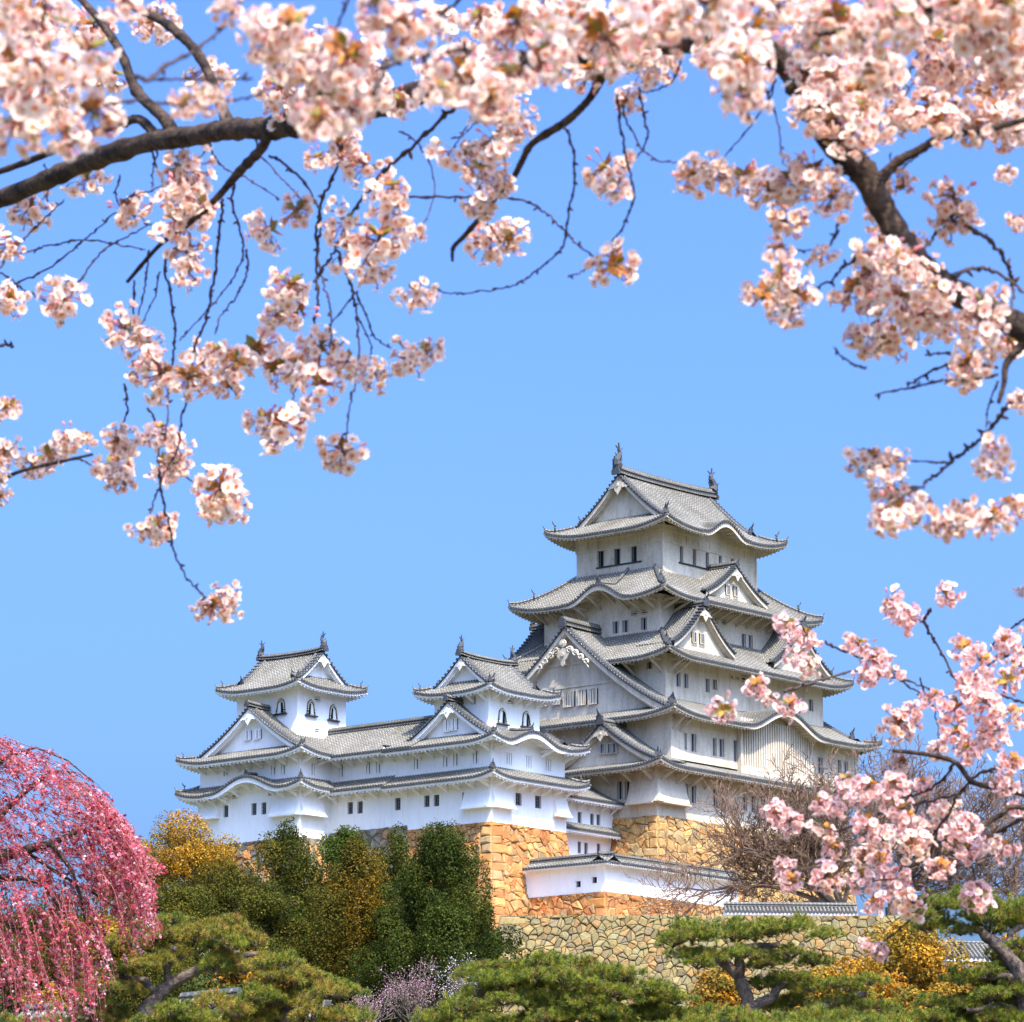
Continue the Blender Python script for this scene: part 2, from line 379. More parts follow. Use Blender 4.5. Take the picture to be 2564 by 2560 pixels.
    def hips(s, rm, om, corners, d1, w=.28, h=.3, orn=1.0):
        for c in corners:      # c like 'LR': corner between sides
            side = {'LR': 'R', 'RB': 'R', 'LT': 'T', 'TB': 'T'}[c]; org, al, inn, L = SIDES[side](s.r)
            pts = []
            for i in range(9):
                d = .12+(d1-.12)*i/8; t = d if c in ('LR', 'LT') else L-d; pts.append(s.P(side, t, d)+Vector((0, 0, .03)))
            pts[0].z += .08
            sweep(rm, pts, w, h)
            q = (pts[0]-pts[2]); oni(om, pts[0]+Vector((0, 0, .05)), (q.x, q.y), .42*orn)
            if orn > .6: oni(om, pts[3]+Vector((0, 0, .3)), (q.x, q.y), .62*orn, True)
def gable_kit(rm, wm, pm, base, al, inn, w, zf, dr, dw, zlow, bh=.42, beads=.3, pend=1.0, wall=True, wallw=None):
    """base + al*q + inn*depth; zf(q) = roof height; rake plane at depth dr, gable wall at depth dw"""
    def P(q, d, z): p = base+al*q+inn*d; return Vector((p.x, p.y, z))
    Z = Vector((0, 0, 1))
    n = max(6, int(w/beads)); ws = w
    for e in (-1, 1):
        for i in range(n+1):
            q = e*ws*i/n; z = zf(abs(q))+.07; c0 = P(q, dr-.06, z); K = 7; r = .115
            ring = [c0+al*(r*math.cos(2*math.pi*j/K))+Z*(r*math.sin(2*math.pi*j/K)) for j in range(K)]
            rm.add(ring+[v+inn*.5 for v in ring], [tuple(range(K))[::-1]]+[(j, (j+1) % K, K+(j+1) % K, K+j) for j in range(K)], 2)
            vs = [c0+inn*.06+al*(.1*u_)+Z*(.1*v_) for u_, v_ in ((-1, 0), (-.7, .75), (0, 1.1), (.7, .75), (1, 0))]
            rm.add(vs+[v+inn*.62 for v in vs], [(j, j+1, j+6, j+5) for j in range(4)], 0, [(0, .0)]*5+[(0, .62)]*5)
        # descending roll just behind the rake
        pts = [P(e*(.25+(ws*.93-.25)*i/10), dr+.78, zf(.25+(ws*.93-.25)*i/10)+.02) for i in range(11)]
        sweep(rm, pts, .24, .24)
        m_ = 14; qs = [ws*i/m_ for i in range(m_+1)]
        def band(d, o0, o1, d2=None, o2=None, bm=wm, mt=0):
            A = [P(e*q, d, zf(q)-o0(q)) for q in qs]; B = [P(e*q, d if d2 is None else d2, zf(q)-o1(q)) for q in qs]
            bm.add([v for ab in zip(A, B) for v in ab], [(2*i, 2*i+1, 2*i+3, 2*i+2) for i in range(m_)], mt)
        f = lambda v: (lambda q: v*(1-.25*q/ws*(.6)))
        z0_ = lambda q: -.02; b1 = lambda q: .10+bh*(.75+.35*(q/ws)); b2 = lambda q: .10+bh*1.55
        band(dr, z0_, lambda q: .10, bm=rm, mt=1)
        band(dr+.10, lambda q: .05, b1); band(dr+.10, b1, b1, d2=dr+.22)
        band(dr+.22, b1, lambda q: b1(q)+.10*1); band(dr+.22, lambda q: b1(q)+.10, lambda q: b1(q)+.10, d2=dr+.34)
        band(dr+.34, lambda q: b1(q)+.10, lambda q: b1(q)+.22); band(dr+.34, lambda q: b1(q)+.22, lambda q: b1(q)+.22, d2=dw+.03)
    if wall:
        m_ = 16; ww = wallw or w*.97
        vs = []
        for i in range(-m_, m_+1):
            q = ww*i/m_; vs += [P(q, dw, max(zlow, zf(abs(q))-.2)), P(q, dw, zlow)]
        wm.add(vs, [(2*i, 2*i+2, 2*i+3, 2*i+1) for i in range(2*m_)], 0)
    if pend:
        s_ = pend*1.1; ap = P(0, dr-.03, zf(0)-.15-bh*1.25)
        o = [(0, .12), (.13, .05), (.30, .02), (.62, -.16), (.86, -.42), (.80, -.50), (.62, -.40), (.50, -.46), (.36, -.38), (.28, -.58), (.16, -.72), (.05, -.86), (0, -.95)]
        o = o+[(-x, y) for x, y in o[-2:0:-1]]
        pm.prism([ap+al*(x*s_)+Z*(y*s_) for x, y in o], inn*(.1), 0)
        K = 8; pm.tube([ap-inn*.06+Z*(-.22*s_), ap+Z*(-.22*s_)], [.11*s_, .13*s_], K, 0)
def dormer(rf, rm, wm, pm, om, side, s0, dr, w, ztop, H, dback, conc=.38, zlow=None, bh=.34, pend=.8, dw=.65, orn=.7, upturn=.12):
    org, al, inn, L = SIDES[side](rf.r); base = org+al*s0
    def zf(q): t = min(1.05, q/w); return ztop-H*((1-conc)*t+conc*(1-(1-t)**2))+upturn*max(0, t-.75)**2*16*.25
    for e in (-1, 1):
        nt_, nd = 10, 3; vs = []
        for i in range(nt_+1):
            for j in range(nd+1): q = w*i/nt_; d = dr+(dback-dr)*j/nd; p = base+al*(e*q)+inn*d; vs.append(Vector((p.x, p.y, zf(q))))
        rm.add(vs, [(i*(nd+1)+j, i*(nd+1)+j+1, (i+1)*(nd+1)+j+1, (i+1)*(nd+1)+j) for i in range(nt_) for j in range(nd)], 1)
        k = int((dback-dr-.5)/.3)
        for i in range(k):
            d = dr+.65+i*.3; P = []
            for j in range(8): q = w-(w-.12)*j/7; p = base+al*(e*q)+inn*d; P.append(Vector((p.x, p.y, zf(q)+.01)))
            rib(rm, P, k=i, capr=0)
    pts = [base+inn*(dr+.02)+Vector((0, 0, ztop)), base+inn*dback+Vector((0, 0, ztop))]
    sweep(rm, pts, .34, .5); oni(om, pts[0]+Vector((0, 0, .15)), -inn, orn)
    gable_kit(rm, wm, pm, base, al, inn, w, zf, dr, dr+dw, zlow if zlow is not None else ztop-H-.2, bh, pend=pend)
    return base, al, inn, zf
def irimoya(bd, rect, z0, H, axis, dgr, ds, lift=.7, lc=4.5, conc=.35, kara=None, back=False, ornh=1.2, pend=1.0, bh=.42, zlow=None, brk=None, ridge_h=.75, skip=(), name='roof', dwall=.8, fishes=True, ends=(1, 1), flat=()):
    x0, x1, y0, y1 = rect; Wd = (y1-y0) if axis == 'x' else (x1-x0); Dt = Wd/2
    rf = Roof(rect, z0, Dt, H, lift, lc, conc, dm=dgr, kara=kara, fade=dgr*1.4, flat=flat)
    rm, em, om, gm = MB(), MB(), MBL(), MB(); wl = []
    longs = ('R', 'T') if axis == 'x' else ('L', 'B'); shorts = ('L', 'B') if axis == 'x' else ('R', 'T')
    for sd_ in longs: rf.build_side(rm, em, sd_, Dt, ribs=(sd_ in 'RL' or back), ds=ds)
    for sd_ in shorts: rf.build_side(rm, em, sd_, dgr+dwall, ribs=(sd_ in 'RL' or back), ds=ds)
    for i, sd_ in enumerate(shorts):
        if not ends[i]: continue
        org, al, inn, L = SIDES[sd_](rect); base = org+al*(L/2)
        zg = lambda q: z0+rf.prof(Dt-q)
        wm, pm = MB(), MB(); wl.append((wm, pm)); gable_kit(rm, wm, pm, base, al, inn, Dt-dgr, zg, dgr, dgr+dwall, (zlow if zlow is not None else z0+rf.prof(dgr)-.3), bh, pend=pend)
        for e in (-1, 1):
            q = (Dt-dgr)*.93; p = base+al*(e*q)+inn*(dgr+.78); oni(om, (p.x, p.y, zg(q)+.25), al*e, .6*ornh)
    rf.hips(rm, om, [c_ for c_ in ['LR', 'RB', 'LT'] + (['TB'] if back else []) if not any(c_ in f_ for f_ in skip)], dgr, orn=.8*ornh)
    if axis == 'x': A, B = Vector((x0+dgr-.15, (y0+y1)/2, z0+H-.05)), Vector((x1-dgr+.15, (y0+y1)/2, z0+H-.05))
    else: A, B = Vector(((x0+x1)/2, y0+dgr-.15, z0+H-.05)), Vector(((x0+x1)/2, y1-dgr+.15, z0+H-.05))
    n = 10; pts = [A.lerp(B, i/n)+Vector((0, 0, .18*abs(2*i/n-1)**3)) for i in range(n+1)]; sweep(gm, pts, .5, ridge_h)
    r_ = bd.part(name, rm, RM); bd.part('ridge', gm, RM, r_); bd.part('eave', em, [bd.pm], r_); [(bd.part('gable', a_, [bd.pm], r_), bd.part('gable_pendant', b_, [bd.pm], r_)) for a_, b_ in wl]
    for (p, q) in ((A, B), (B, A)):
        d = (p-q).normalized(); oni(om, p+Vector((0, 0, .25)), (d.x, d.y), ornh*.75, horn=False)
    bd.part('ridge_end_tile', om, RM, r_)
    if fishes:
        for i, (p, q) in enumerate(((A, B), (B, A))):
            fm = MB(); d = (q-p).normalized(); fish(fm, p+Vector((0, 0, ridge_h+.1))+d*.35, (-d.x, -d.y), ornh); bd.part('roof_ornament', fm, RM, r_)
    return rf, r_
def skirt(bd, rect, z0, D, H, ds, lift=.6, lc=4, conc=.2, kara=None, back=False, orn=1.0, dorm=(), sides='RLTB', hipc=('LR', 'RB', 'LT'), bh=.2, flat=()):
    rf = Roof(rect, z0, D, H, lift, lc, conc, kara=kara, flat=flat); rm, em, om = MB(), MB(), MBL(); wl = []
    for sd_ in sides: rf.build_side(rm, em, sd_, D, ribs=(sd_ in 'RL' or back), ds=ds, bh=bh)
    rf.hips(rm, om, list(hipc), D*.97, orn=.9*orn)
    for k_, kk in rf.kara.items():      # short ridge riding back from each cusped bump
        org, al, inn, L = SIDES[k_](rect); pts = [rf.P(k_, kk[0], d)+Vector((0, 0, .05)) for d in np.linspace(.35, D, 5)]
        sweep(rm, pts, .3, .32); oni(om, pts[0]+Vector((0, 0, .1)), -inn, .6*orn)
    for d_ in dorm: wl.append((MB(), MB())); dormer(rf, rm, *wl[-1], om, **d_)
    r_ = bd.part('roof', rm, RM); bd.part('eave', em, [bd.pm], r_); bd.part('ridge_end_tile', om, RM, r_)
    for a_, b_ in wl: bd.part('gable', a_, [bd.pm], r_); bd.part('gable_pendant', b_, [bd.pm], r_)
    return rf, r_
def wall_face(mb, P0, al, inn, L, z0, z1, ops, dep=.22):
    """wall with real recesses: ops = (s centre, z centre, w, h)"""
    xs = {0.0, L}; zs = {z0, z1}; ok = []
    for (c, z, w, h) in ops:
        a, b, d, e = c-w/2, c+w/2, z-h/2, z+h/2
        if a < .05 or b > L-.05 or d < z0+.02 or e > z1-.02: continue
        ok.append((a, b, d, e)); xs |= {a, b}; zs |= {d, e}
    xs = sorted(xs); zs = sorted(zs)
    def P(s, z, d=0): p = P0+al*s+inn*d; return (p.x, p.y, z)
    for i in range(len(xs)-1):
        for j in range(len(zs)-1):
            if xs[i+1]-xs[i] < 1e-5 or zs[j+1]-zs[j] < 1e-5: continue
            mx, mz = (xs[i]+xs[i+1])/2, (zs[j]+zs[j+1])/2
            if any(a < mx < b and d < mz < e for a, b, d, e in ok): continue
            mb.quad(P(xs[i], zs[j]), P(xs[i+1], zs[j]), P(xs[i+1], zs[j+1]), P(xs[i], zs[j+1]))
    for a, b, d, e in ok:
        for (q, r_) in (((a, d), (b, d)), ((b, d), (b, e)), ((b, e), (a, e)), ((a, e), (a, d))):
            mb.quad(P(q[0], q[1]), P(r_[0], r_[1]), P(r_[0], r_[1], dep), P(q[0], q[1], dep))
    return ok
def storey(bd, box, z0, z1, winL=(), winR=(), flare=0, name='wall', dep=.22):
    """box = a0,a1,b0,b1; windows = (s, z, w, h, kind) in face coordinates (b for L, a for R)"""
    a0, a1, b0, b1 = box; mb = MB()
    oL = [(w[0]-b0, w[1], w[2], w[3]) for w in winL]; oR = [(w[0]-a0, w[1], w[2], w[3]) for w in winR]
    wall_face(mb, Vector((a0, b0, 0)), Vector((0, 1, 0)), Vector((1, 0, 0)), b1-b0, z0, z1, oL, dep)
    wall_face(mb, Vector((a0, b0, 0)), Vector((1, 0, 0)), Vector((0, 1, 0)), a1-a0, z0, z1, oR, dep)
    mb.quad((a1, b0, z0), (a1, b1, z0), (a1, b1, z1), (a1, b0, z1)); mb.quad((a0, b1, z0), (a1, b1, z0), (a1, b1, z1), (a0, b1, z1))
    mb.quad((a0, b0, z1), (a1, b0, z1), (a1, b1, z1), (a0, b1, z1))
    bd.part(name, mb, [bd.pm])
    for (ws, P0, al, inn, lo, hi) in ((winL, Vector((a0, 0, 0)), Vector((0, 1, 0)), Vector((1, 0, 0)), b0, b1), (winR, Vector((0, b0, 0)), Vector((1, 0, 0)), Vector((0, 1, 0)), a0, a1)):
        for w in ws:
            if w[0]-w[2]/2 < lo+.05 or w[0]+w[2]/2 > hi-.05 or w[1]-w[3]/2 < z0+.02 or w[1]+w[3]/2 > z1-.02: continue
            window(bd, P0, al, inn, *w, dep=dep)
def window(bd, P0, al, inn, c, z, w, h, kind, dep=.22, off=0):
    Z = Vector((0, 0, 1)); p = P0+al*c+Z*z+inn*off; m = MB(); b = MB()
    m.obox(p+inn*(dep+.01), al*(w/2+.03), inn*.02, Z*(h/2+.03), 0)
    fr = MB()
    t = .035; fd = .02      # plaster surround, slightly proud
    for e in (-1, 1):
        fr.obox(p+al*(e*(w/2+t))-inn*fd*.3, al*t, inn*fd, Z*(h/2+2*t)); fr.obox(p+Z*(e*(h/2+t))-inn*fd*.3, al*(w/2), inn*fd, Z*t)
    fm = [bd.pm]; bm = bd.pm
    if kind == 'slat':
        n = max(2, round(w/.30)); bw = w/(2*n)*.56
        for i in range(n):
            b.obox(p+al*(-w/2+w*(i+.5)/n)+inn*(dep-.13), al*bw, inn*.05, Z*(h/2))
    elif kind == 'slit':
        n = 2; bw = w*.075; bm = 'barshade'
        for i in range(n): b.obox(p+al*(-w/2+w*(i+.5)/n*1.0)+inn*(dep-.13), al*bw, inn*.04, Z*(h/2))
    elif kind == 'grid':
        bm = 'iron'
        for i in range(3): b.obox(p+al*(-w/2+w*(i+.5)/3)+inn*(dep-.1), al*.035, inn*.03, Z*(h/2))
        for i in range(4): b.obox(p+Z*(-h/2+h*(i+.5)/4)+inn*(dep-.1), al*(w/2), inn*.025, Z*.025)
    elif kind == 'vent':
        for i in range(2): b.obox(p+Z*(-h/2+h*(i+.5)/2)+inn*(dep-.12), al*(w/2), inn*.03, Z*(h*.13))
    elif kind == 'open':
        bm = 'iron'
        for i in range(2): b.obox(p+al*(-w/2+w*(i+.5)/2)+inn*(dep-.05), al*.03, inn*.02, Z*(h/2))
    o = bd.part('window', m, ['dark'])
    bd.part('window_frame', fr, fm, o)
    if b.f: bd.part('window_bars', b, [bm], o)
def bell_window(bd, P0, al, inn, c, z, w, h, openside=1):
    """cusped black-lacquer window: narrow rounded top, flared foot, sill; half open"""
    Z = Vector((0, 0, 1)); p = P0+al*c+Z*z
    def outline(k, g=0):
        pts = [(-.50, -.5), (-.43, -.1), (-.40, .12), (-.36, .28), (-.24, .40), (-.10, .455), (0, .5), (.10, .455), (.24, .40), (.36, .28), (.40, .12), (.43, -.1), (.50, -.5)]
        return [p+al*(x*w*k)+Z*(y*h*k-g) for x, y in pts]
    fr, pa, dk, gd, sl_ = MB(), MB(), MB(), MB(), MB(); o1 = outline(1.0); o2 = outline(.74, .06)
    n = len(o1); off = -inn*.10
    A = [q+off for q in o1]; B = [q+off for q in o2]
    fr.add(A+B, [(i, i+1, n+i+1, n+i) for i in range(n-1)], 0); fr.add(A+o1, [(i, i+1, n+i+1, n+i) for i in range(n-1)], 0); fr.add(B+o2, [(i, i+1, n+i+1, n+i) for i in range(n-1)], 0)
    for i in range(n-1):
        for f_ in (.3, .8):
            q = (A[i].lerp(A[i+1], f_)+B[i].lerp(B[i+1], f_))/2-inn*.02; gd.obox(q, al*.05, inn*.012, Z*.06)
    lo = [q-inn*.02 for q in o2]; pa.add(lo, [tuple(range(n))], 0)
    x0 = 0.02 if openside > 0 else -.30
    dk.add([p+al*(x*w)+Z*(y*h)-inn*.035 for x, y in ((x0, -.45), (x0+.28, -.45), (x0+.28-.03*openside, .2), (x0+.2, .27), (x0+.04, .27))], [(0, 1, 2, 3, 4)], 0)
    sl_.obox(p-Z*(h/2+.05)-inn*.1, al*(w*.66), inn*.12, Z*.06)
    o = bd.part('window', fr, ['wood']); bd.part('gilt_fittings', gd, ['gold'], o); bd.part('shutter', pa, ['white'], o); bd.part('opening', dk, ['dark'], o); bd.part('sill', sl_, ['wood'], o)
BRK = {}
def brackets(bd, side, rf, t0, t1, o, step=1.45, drop=.62, reach=None):
    """diagonal plastered struts carrying the eave; o = overhang"""
    org, al, inn, L = SIDES[side](rf.r); n = max(1, int((t1-t0)/step)); reach = reach or (o-.45)
    for i in range(n+1):
        t = t0+(t1-t0)*i/n; top = rf.z(side, t, .5, L)-.48
        key = (bd.pm, side, round(reach, 1), round(drop, 1))
        if key not in BRK:
            mb = MB(); u_ = Vector((0, .07, 0)) if side == 'L' else Vector((.07, 0, 0)); nn = -inn
            a_ = Vector((0, 0, -drop)); b_ = nn*reach
            mb.prism([a_-u_, a_+Vector((0, 0, .26))-u_, b_+Vector((0, 0, .02))-u_, b_-Vector((0, 0, .2))-u_], u_*2)
            mb.prism([Vector((0, 0, .04))-u_, b_+nn*.25+Vector((0, 0, .04))-u_, b_+nn*.25-Vector((0, 0, .14))-u_, Vector((0, 0, -.14))-u_], u_*2)
            BRK[key] = mb.mesh('eave_bracket', [M[bd.pm]])
        p = org+al*t+inn*o; p.z = top; bd.dup('eave_bracket', BRK[key], p)
def chute(bd, side, plane, s0, s1, ztop, zbot, out=.75):
    """stone-drop bay flaring out of the wall with a ledge under it"""
    al = Vector((0, 1, 0)) if side == 'L' else Vector((1, 0, 0)); nn = Vector((-1, 0, 0)) if side == 'L' else Vector((0, -1, 0))
    base = Vector((plane, 0, 0)) if side == 'L' else Vector((0, plane, 0))
    def P(s, d, z): p = base+al*s+nn*d; return Vector((p.x, p.y, z))
    m = MB(); H = ztop-zbot; n = 6
    cur = [(out*(1-(i/n))**1.5, zbot+H*i/n) for i in range(n+1)]
    vs = [q for d, z in cur for q in (P(s0, d+.01, z), P(s1, d+.01, z))]
    m.add(vs, [(2*i, 2*i+1, 2*i+3, 2*i+2) for i in range(n)], 0)
    for s in (s0, s1): m.add([P(s, -.02, zbot), P(s, -.02, ztop)]+[P(s, d+.01, z) for d, z in cur[::-1]], [tuple(range(n+3))], 0)
    m.add([P(s0, 0, zbot), P(s1, 0, zbot), P(s1, out, zbot), P(s0, out, zbot)], [(0, 1, 2, 3)], 0)
    m.obox(P((s0+s1)/2, out/2+.06, zbot-.05), al*((s1-s0)/2+.08), nn*(out/2+.04), Vector((0, 0, .07)))
    bd.part('stone_drop_bay', m, [bd.pm])
# ---------------- dry-stone walls: every stone is modelled inside the wall's mesh ----------------
def clip(poly, px, py, nx, ny):
    out = []; k = len(poly)
    for i in range(k):
        a, b = poly[i], poly[(i+1) % k]; da = (a[0]-px)*nx+(a[1]-py)*ny; db = (b[0]-px)*nx+(b[1]-py)*ny
        if da <= 0: out.append(a)
        if (da < 0 < db) or (db < 0 < da): t = da/(da-db); out.append((a[0]+(b[0]-a[0])*t, a[1]+(b[1]-a[1])*t))
    return out
def stones(mb, S, L, Hh, nrm, size, pal, rnd, corner=(0, 0), gap=.013, cornercol=None, s0=0):
    """S(s,h) -> point on the wall face; Voronoi stones of mean size over 0..L x 0..Hh"""
    sx, sy = size; nx_, ny_ = int(L/sx)+2, int(Hh/sy)+2; pts = {}
    for i in range(-1, nx_+1):
        for j in range(-1, ny_+1): pts[i, j] = (((i+.5+(j % 2)*.5)+rnd.uniform(-.42, .42))*sx, ((j+.5)+rnd.uniform(-.40, .40))*sy)
    c0, c1 = corner
    def emit(poly, col, dep, g, reg=False):
        if len(poly) < 3: return
        cx = sum(p[0] for p in poly)/len(poly); cy = sum(p[1] for p in poly)/len(poly)
        A = 0
        for i in range(len(poly)): a, b = poly[i], poly[(i+1) % len(poly)]; A += a[0]*b[1]-b[0]*a[1]
        A = abs(A)/2
        if A < .01: return
        rr = math.sqrt(A); k1 = max(.3, 1-1.5*g/rr); k2 = max(.2, k1-(.07 if reg else .085)); tl = (rnd.uniform(-.11, .11), rnd.uniform(-.11, .11)); n = len(poly)
        if not reg:      # rough outline: every edge gets a jittered middle vertex
            q = []
            for i in range(n):
                a, b = poly[i], poly[(i+1) % n]; q += [a, ((a[0]+b[0])/2+rnd.uniform(-.05, .05)*((a[0]+b[0])/2-cx)*2, (a[1]+b[1])/2+rnd.uniform(-.05, .05)*((a[1]+b[1])/2-cy)*2)]
            poly = q; n = len(poly)
        ang = rnd.uniform(0, 6.28)
        r0 = [S(cx+(p[0]-cx)*k1, cy+(p[1]-cy)*k1) for p in poly]
        r1 = [S(cx+(p[0]-cx)*k2*rnd.uniform(.96, 1.03), cy+(p[1]-cy)*k2*rnd.uniform(.96, 1.03))+nrm*(dep*rnd.uniform(.82, 1.08)+(p[0]-cx)*tl[0]+(p[1]-cy)*tl[1]) for p in poly]
        r2 = [S(cx+(p[0]-cx)*k2*.62, cy+(p[1]-cy)*k2*.62)+nrm*(dep*(1.25 if reg else rnd.uniform(1.0, 1.28))+(p[0]-cx)*tl[0]+(p[1]-cy)*tl[1]) for p in poly]
        mb.add(r0+r1+r2, [tuple(range(2*n, 3*n))]+[(i, (i+1) % n, n+(i+1) % n, n+i) for i in range(n)]+[(n+i, n+(i+1) % n, 2*n+(i+1) % n, 2*n+i) for i in range(n)], 0, None, col)
    def pick(): c = rnd.choice(pal); f = rnd.uniform(.78, 1.18); return tuple(min(1, x*f) for x in c)
    for (i, j), (x, y) in pts.items():
        if not (-sx < x < L+sx and -sy < y < Hh+sy): continue
        poly = [(x-2*sx, y-2*sy), (x+2*sx, y-2*sy), (x+2*sx, y+2*sy), (x-2*sx, y+2*sy)]
        for di in (-2, -1, 0, 1, 2):
            for dj in (-2, -1, 0, 1, 2):
                q = pts.get((i+di, j+dj))
                if q and (di or dj): poly = clip(poly, (x+q[0])/2, (y+q[1])/2, q[0]-x, q[1]-y)
        for (px, py, a, b) in ((c0*.8, 0, -1, 0), (L-c1*.8, 0, 1, 0), (0, 0, 0, -1), (0, Hh, 0, 1)): poly = clip(poly, px, py, a, b) if poly else poly
        if poly:
            q_ = rnd.random()
            if q_ < .55:
                an = rnd.choice([0, 1.57])+rnd.uniform(-.5, .5); cx_ = sum(p[0] for p in poly)/len(poly)+rnd.uniform(-.25, .25)*sx; cy_ = sum(p[1] for p in poly)/len(poly)+rnd.uniform(-.22, .22)*sy
                for e_ in (-1, 1): emit(clip(poly, cx_, cy_, math.cos(an)*e_, math.sin(an)*e_), pick(), rnd.uniform(.04, .17), gap)
            else: emit(poly, pick(), rnd.uniform(.09, .22), gap)
    for (cc, left) in ((c0, True), (c1, False)):
        if not cc: continue
        y = 0; k = int(s0)
        rc = random.Random(77+int(cc*10))
        while y < Hh-.2:
            h = min(rc.uniform(.62, .85), Hh-y); ln = cc*(1.25 if k % 2 == (0 if left else 1) else .72); a, b = (0, ln) if left else (L-ln, L)
            col = cornercol or rnd.choice(pal); f = rnd.uniform(.9, 1.12)
            emit([(a, y), (b, y), (b, y+h), (a, y+h)], tuple(x*f for x in col), .10, .010, True); y += h; k += 1
# ---------------- the castle ----------------
c1 = lambda x, y: (1200+x/1.932, 1080+y/1.932)
c2 = lambda x, y: (1200+x/1.932, 1550+y/1.932)
c3 = lambda x, y: (400+x/2.76, 1550+y/2.76)
c4 = lambda x, y: (950+x/3.215, 1550+y/3.215)
def WR(b, cv, s, items, k=19.3): return [(*on_right(b, *cv(x, y)), w/s/k, h/s/29.6, kd) for x, y, w, h, kd in items]
def WL(a, cv, s, items, k=22.4): return [(*on_left(a, *cv(x, y)), w/s/k, h/s/29.6, kd) for x, y, w, h, kd in items]

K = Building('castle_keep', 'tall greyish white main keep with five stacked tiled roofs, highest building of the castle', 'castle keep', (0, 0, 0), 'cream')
def near(px, b, z): return sa(px, b, z)
# storey plans
S1 = (0, 28, 0, 22); z1t = sz(0, 0, 1900)
b = .3; a = near(1681, b, 5); S2 = (a, sa(2150, b, 5), b, 22); z2b = sz(a, b, 1881)
b = 3.0; a = near(1667, b, 10); S3 = (a, sa(2062, b, 10), b, 20.2); z3b = sz(a, b, 1726)
b = 5.0; a = near(1653, b, 15); S4 = (a, sa(1977, b, 15), b, sb(1363, a, 15)); z4b = sz(a, b, 1577)
b = 6.7; a = near(1661, b, 22); S5 = (a, sa(1894, b, 22), b, sb(1444, a, 22)); z5b = sz(a, b, 1419)
def rect(S, o): return (S[0]-o, S[1]+o, S[2]-o, S[3]+o)
def eave_z(S, o, py, lift): return sz(S[0]-o, S[2]-o, py)-lift
def sR(b, px, z): return lambda rc: sa(px, b, z)-rc[0]
# roofs
o1, o2, o3, o4, o5 = 1.9, 1.65, 2.1, 2.35, 2.15
e1 = eave_z(S1, o1, 1893, .6); e2 = eave_z(S2, o2, 1760, .7); e3 = eave_z(S3, o3, 1614, .7); e4 = eave_z(S4, o4, 1460, .7); e5 = eave_z(S5, o5, 1285, .75)
# ground storey
w1R = WR(0, c2, 1.932, [(998, 840, 28, 90, 'slit'), (1036, 848, 28, 90, 'slit'), (1140, 865, 24, 85, 'slit'), (1178, 872, 24, 85, 'slit'), (1285, 890, 24, 85, 'slit'), (1325, 895, 24, 85, 'slit'), (1440, 915, 24, 85, 'slit'), (1480, 922, 24, 85, 'slit'), (1600, 945, 24, 85, 'slit')])
w1L = WL(0, c2, 1.932, [(680, 830, 28, 90, 'slit'), (718, 830, 28, 90, 'slit')])
storey(K, S1, -.3, e1+.4, w1L, w1R)
r1 = rect(S1, o1); D1 = o1+S2[0]-.2
bL = sb(1505, r1[0]+.9, 6)
apz = sz(r1[0]+.8, bL, 1812)
R1, _ = skirt(K, r1, e1, D1, z2b-e1, o1+.1, .6, 4, orn=1.1,
    dorm=[dict(side='L', s0=bL-r1[2], dr=.8, w=6.2, ztop=apz, H=apz-(e1+.55), dback=D1+1, dw=.7, zlow=e1+.4, bh=.42, pend=.9, orn=1.0)])
w2R = WR(S2[2], c2, 1.932, [(998, 592, 14, 85, 'slit'), (1036, 600, 30, 90, 'slit'), (1138, 620, 22, 90, 'slit'), (1172, 625, 28, 90, 'slit'), (1240, 640, 26, 110, 'slit'), (1648, 710, 30, 85, 'slit'), (1742, 720, 22, 80, 'slit'), (1774, 728, 24, 80, 'slit')])
storey(K, S2, z2b-.6, e2+.5, (), w2R)
# lattice bay
la0, lz1 = on_right(S2[2]-.35, *c2(1262, 520)); la1, _z = on_right(S2[2]-.35, *c2(1612, 640)); _a, lz0 = on_right(S2[2]-.35, *c2(1262, 705))
lb, lf = MB(), MB(); y0 = S2[2]-.4; zt = e2+.9
lf.box(la0, la1, y0+.02, S2[2]+.02, lz0-.55, lz0); lf.box(la0, la0+.18, y0-.02, S2[2], lz0, zt); lf.box(la1-.18, la1, y0-.02, S2[2], lz0, zt); lf.box(la0+.18, la1-.18, y0+.28, y0+.3, lz0, zt); lf.box(la0-.1, la1+.1, y0-.1, S2[2], lz0-.75, lz0-.552)
n = 30
for i in range(n):
    x = la0+.3+(la1-la0-.6)*i/(n-1); lb.box(x-.085, x+.085, y0+.0, y0+.16, lz0, zt)
lb.box(la0+.18, la1-.18, y0+.17, y0+.22, lz0+(zt-lz0)*.52, lz0+(zt-lz0)*.55)
o = K.part('lattice_window', lf, ['cream']); K.part('lattice_bars', lb, ['cream'], o)
r2 = rect(S2, o2); bc = (S2[2]+S2[3])/2
dg = 1.25; W2 = (r2[3]-r2[2])
bc2 = sb(1412, r2[0]+dg, 14); 
r2 = (r2[0], r2[1], r2[2], 2*bc2-r2[2]); S2m = r2
apz = sz(r2[0]+dg, bc2, 1570)
ks = sa(1976, r2[2], 6)-r2[0]
R2, R2o = irimoya(K, r2, e2, apz-e2, 'x', dg, o2+.2, .7, 5, conc=.42, kara={'R': (ks, 6.3, 2.0)}, ornh=1.3, pend=0, bh=.62, zlow=e2+.5, fishes=False, ridge_h=.8, dwall=.95)
